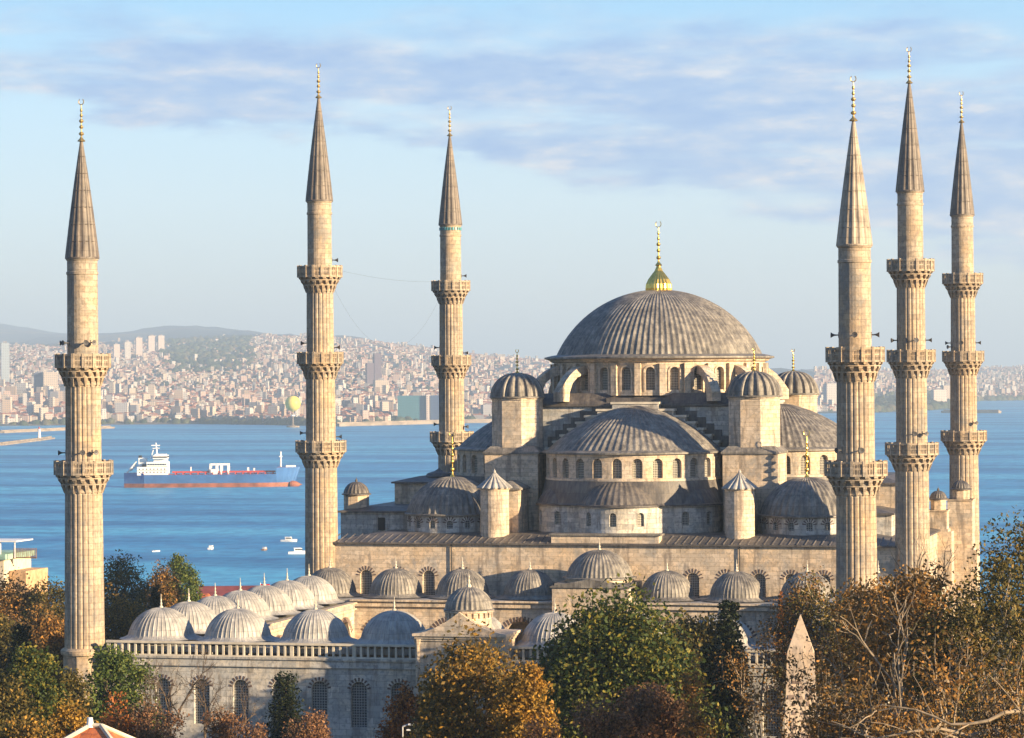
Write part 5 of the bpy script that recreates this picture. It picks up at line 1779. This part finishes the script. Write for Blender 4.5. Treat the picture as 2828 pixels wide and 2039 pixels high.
# ================================================================ obelisk, houses, lamps
ob = thing('obelisk', 'tapered pink granite obelisk seen through the plane trees', 'obelisk', (35.0, -52.6, -5))
mb = MB()
s0, s1, hb_, ht = 1.48, .83, 19.6, 21.95
ang = R(8)
def rq(s, z): return [(s * (cx * math.cos(ang) - cy * math.sin(ang)), s * (cx * math.sin(ang) + cy * math.cos(ang)), z) for cx, cy in ((-1, -1), (1, -1), (1, 1), (-1, 1))]
nst = 12
for i in range(nst):
    a, b2 = rq(s0 + (s1 - s0) * i / nst, 1.5 + (hb_ - 1.5) * i / nst), rq(s0 + (s1 - s0) * (i + 1) / nst, 1.5 + (hb_ - 1.5) * (i + 1) / nst)
    for k in range(4): mb.quad(a[k], a[(k + 1) % 4], b2[(k + 1) % 4], b2[k])
# carved signs down the shaft: flat quads, shade of the cuts in their colour
rg = random.Random(4)
for face in range(2):
    for r in range(15):
        z = 4.0 + r * .95
        f = (z - 1.5) / (hb_ - 1.5); s = s0 + (s1 - s0) * f + .012
        for c in (-.45, 0, .45):
            for q in range(2):
                wv, hv = rg.uniform(.10, .42), rg.uniform(.08, .34)
                u = c * s * 1.1 + rg.uniform(-.12, .12); zz = z + q * .42
                if face == 0: pts = [(u - wv / 2, -s, zz), (u + wv / 2, -s, zz), (u + wv / 2, -s, zz + hv), (u - wv / 2, -s, zz + hv)]
                else: pts = [(s, u - wv / 2, zz), (s, u + wv / 2, zz), (s, u + wv / 2, zz + hv), (s, u - wv / 2, zz + hv)]
                pts = [(x * math.cos(ang) - y * math.sin(ang), x * math.sin(ang) + y * math.cos(ang), z_) for x, y, z_ in pts]
                mb.add(pts, [(0, 1, 2, 3)], None, 1)
mb.build('shaft', [STONE_PINK, m_plain('carved_shadowed_granite', (.20, .145, .115), .9)], ob)
mb = MB()
a = rq(s1, hb_)
for k in range(4): mb.add([a[k], a[(k + 1) % 4], (0, 0, ht)], [(0, 1, 2)])
mb.build('pyramidion', STONE_PINK, ob)
mb = MB()
mb.box(-2.3, 2.3, -2.3, 2.3, -.5, 1.0); mb.box(-1.9, 1.9, -1.9, 1.9, 1.0, 1.5)
mb.build('pedestal', STONE_PALE, ob)
# red tiled roof at the bottom left
TILE_R = m_lead('orange_roof_tiles', (.26, .07, .025), (.42, .115, .035), (.55, .17, .05))
PLASTER = m_plain('cream_plaster', (.62, .52, .38), .85, var=.12)
hs = thing('tiled_house', 'house with orange tiled hipped roof at the bottom left', 'house', (4.9, -97.0, -4.1))
mb = MB(); mb.box(-3.3, 3.3, 0, 6, 0, 15.8); mb.build('wall', PLASTER, hs)
mb = MB()
rv = [(-3.9, -.6, 15.8), (3.9, -.6, 15.8), (3.9, 6.6, 15.8), (-3.9, 6.6, 15.8), (-.3, 3, 18.15), (.3, 3, 18.15)]
mb.add(rv, [(0, 1, 5, 4), (1, 2, 5), (2, 3, 4, 5), (3, 0, 4)])
rf = mb.build('roof', TILE_R, hs)
mb = MB()
for a, b2 in ((rv[0], rv[4]), (rv[1], rv[5]), (rv[2], rv[5]), (rv[3], rv[4]), (rv[4], rv[5])): mb.tube(Vector(a) + Vector((0, 0, .05)), Vector(b2) + Vector((0, 0, .05)), .13, .13, 6)
mb.build('ridge_tiles', STONE_PALE, rf)
mb = MB(); mb.tube((-.3, 3, 18.1), (-.3, 3, 18.6), .22, .14, 8, cap=True); mb.build('chimney_pot', WHITE, rf)

# pale house with green balcony at the left edge
MINT = m_plain('mint_green_paint', (.30, .46, .38), .6)
h2 = thing('seaside_house', 'pale house with mint green terrace at the left edge', 'house', (-98.5, 133, -11))
mb = MB(); mb.box(-8, 1.5, -3, 6, -4, 19.2, 0); mb.build('wall', PLASTER, h2)
mb = MB(); mb.box(-8.3, 2.0, -3.6, 6.2, 19.2, 19.9); mb.build('terrace', MINT, h2)
mb = MB()
for x in (-5.5, -3, -.5, 1.2, 3.2): mb.box(x - .06, x + .06, -3.4, -3.28, 19.4, 21.5)
mb.box(-8, 3.5, -3.6, 2, 21.5, 21.65)
mb.build('pergola', WHITE, h2)
mb = MB()
for x in np.arange(2.1, 5.2, .28): mb.box(x, x + .12, -1.2, -1.1, 19.35, 20.6)
mb.box(2.0, 5.3, -1.2, -1.05, 19.25, 19.4)
mb.build('fence', TEAK, h2)
for x in (-5.6, -2.8, -.2):
    mb = MB(); mb.box(x - .45, x + .45, -3.06, -2.9, 16.2, 18.0); mb.build('window', DARK, h2)
mb = MB(); mb.box(1.5, 3.9, -1.4, 6, -4, 17.6); mb.build('annex', m_plain('orange_render', (.46, .30, .17), .85), h2)

# low roofs between the side domes and the water
DKRED = m_plain('dark_red_roof_sheet', (.20, .05, .045), .7, var=.3, scale=.3)
for (nm, lab, x, y, wx, wy, zt, col, a) in (
        ('long_shed', 'long shed with dark red roof behind the side domes', -95.5, 214, 9, 8, -1.0, DKRED, .05),
        ('low_house', 'low house with brick red roof left of the long shed', -100.0, 205, 8, 7, -1.6, TILE_R, -.1),
        ('low_house', 'low grey roofed house at the right end of the long shed', -84.5, 214, 7, 6, -1.3, ROOFM[1][1], .1),
        ('low_house', 'pale low house by the yellow bush tree', -74.0, 172, 4, 4, 1.5, STONE_PALE, .2)):
    g0 = float(terrain_z(np.array([x]), np.array([y]))[0])
    o = thing(nm, lab, 'house', (x, y, g0), 'low houses behind the courtyard'); o.rotation_euler = (0, 0, VA + a)
    hh = zt - g0
    mb = MB(); mb.box(-wx / 2, wx / 2, -wy / 2, wy / 2, -4, hh - 1.4); mb.build('wall', PLASTER, o)
    mb = MB(); rv = [(-wx / 2 - .4, -wy / 2 - .4, hh - 1.4), (wx / 2 + .4, -wy / 2 - .4, hh - 1.4), (wx / 2 + .4, wy / 2 + .4, hh - 1.4), (-wx / 2 - .4, wy / 2 + .4, hh - 1.4), (-wx / 2 - .2, 0, hh), (wx / 2 + .2, 0, hh)]
    mb.add(rv, [(0, 1, 5, 4), (2, 3, 4, 5), (1, 2, 5), (3, 0, 4)]); mb.build('roof', col, o)
fl = thing('red_banner', 'bright red banner on a pole behind the side domes', 'banner', (-88.6, 209, -4.3))
mb = MB(); mb.tube((0, 0, -3), (0, 0, 4.2), .06, .05, 6); mb.build('pole', WHITE, fl)
mb = MB(); mb.box(.05, 1.5, -.03, .03, 1.6, 4.0); mb.build('cloth', m_plain('red_cloth', (.60, .02, .03), .6), fl)

LAMP_GREY = m_plain('grey_lamp_paint', (.42, .42, .41), .5)
def lamp(label, x, y, zt, z0, arms):
    o = thing('street_lamp', label, 'street lamp', (x, y, z0))
    H = zt - z0
    mb = MB(); mb.tube((0, 0, 0), (0, 0, H), .07, .045, 8); mb.build('pole', LAMP_GREY, o)
    for s in arms:
        mb = MB()
        for i in range(6):
            t0, t1 = i / 6, (i + 1) / 6
            f = lambda t: (s * .55 * t, 0, H + .16 * math.sin(PI * .5 * t))
            mb.tube(f(t0), f(t1), .05, .05, 5)
        a = mb.build('arm', LAMP_GREY, o)
        mb = MB(); mb.box(*sorted((s * .4, s * 1.0)), -.10, .10, H + .12, H + .21); mb.build('lamp_head', WHITE, a)
lamp('white street lamp with one arm in front of the rust tree', 8.3, -49.0, 9.0, -3.5, (1,))
lamp('white street lamp with two short arms, right of the rust tree', 9.5, -48.7, 8.6, -3.5, (1, -1))
#lamp('white lamp post showing above the obelisk tip', 33.1, -38.0, 16.3, -3.5, (1,))
#lamp('white lamp head lit by sun at the right side of the green tree', 29.4, -64.4, 13.5, -3.5, (-1,))

# ================================================================ the air over the strait
m = bpy.data.materials.new('thin_haze'); m.use_nodes = True
t = NT(m.node_tree)
pv = t.n('ShaderNodeVolumePrincipled')
pv.inputs['Color'].default_value = (.60, .79, 1.0, 1)
pv.inputs['Density'].default_value = 1.1e-4
pv.inputs['Anisotropy'].default_value = .1
out = t.n('ShaderNodeOutputMaterial')
t.t.links.new(pv.outputs[0], out.inputs['Volume'])
mb = MB()
mb.box(-45000, 45000, -2500, 46000, -60, 330)
tag(mb.build('haze', m), 'thin bluish haze over the water and the far city', 'haze', kind='stuff')
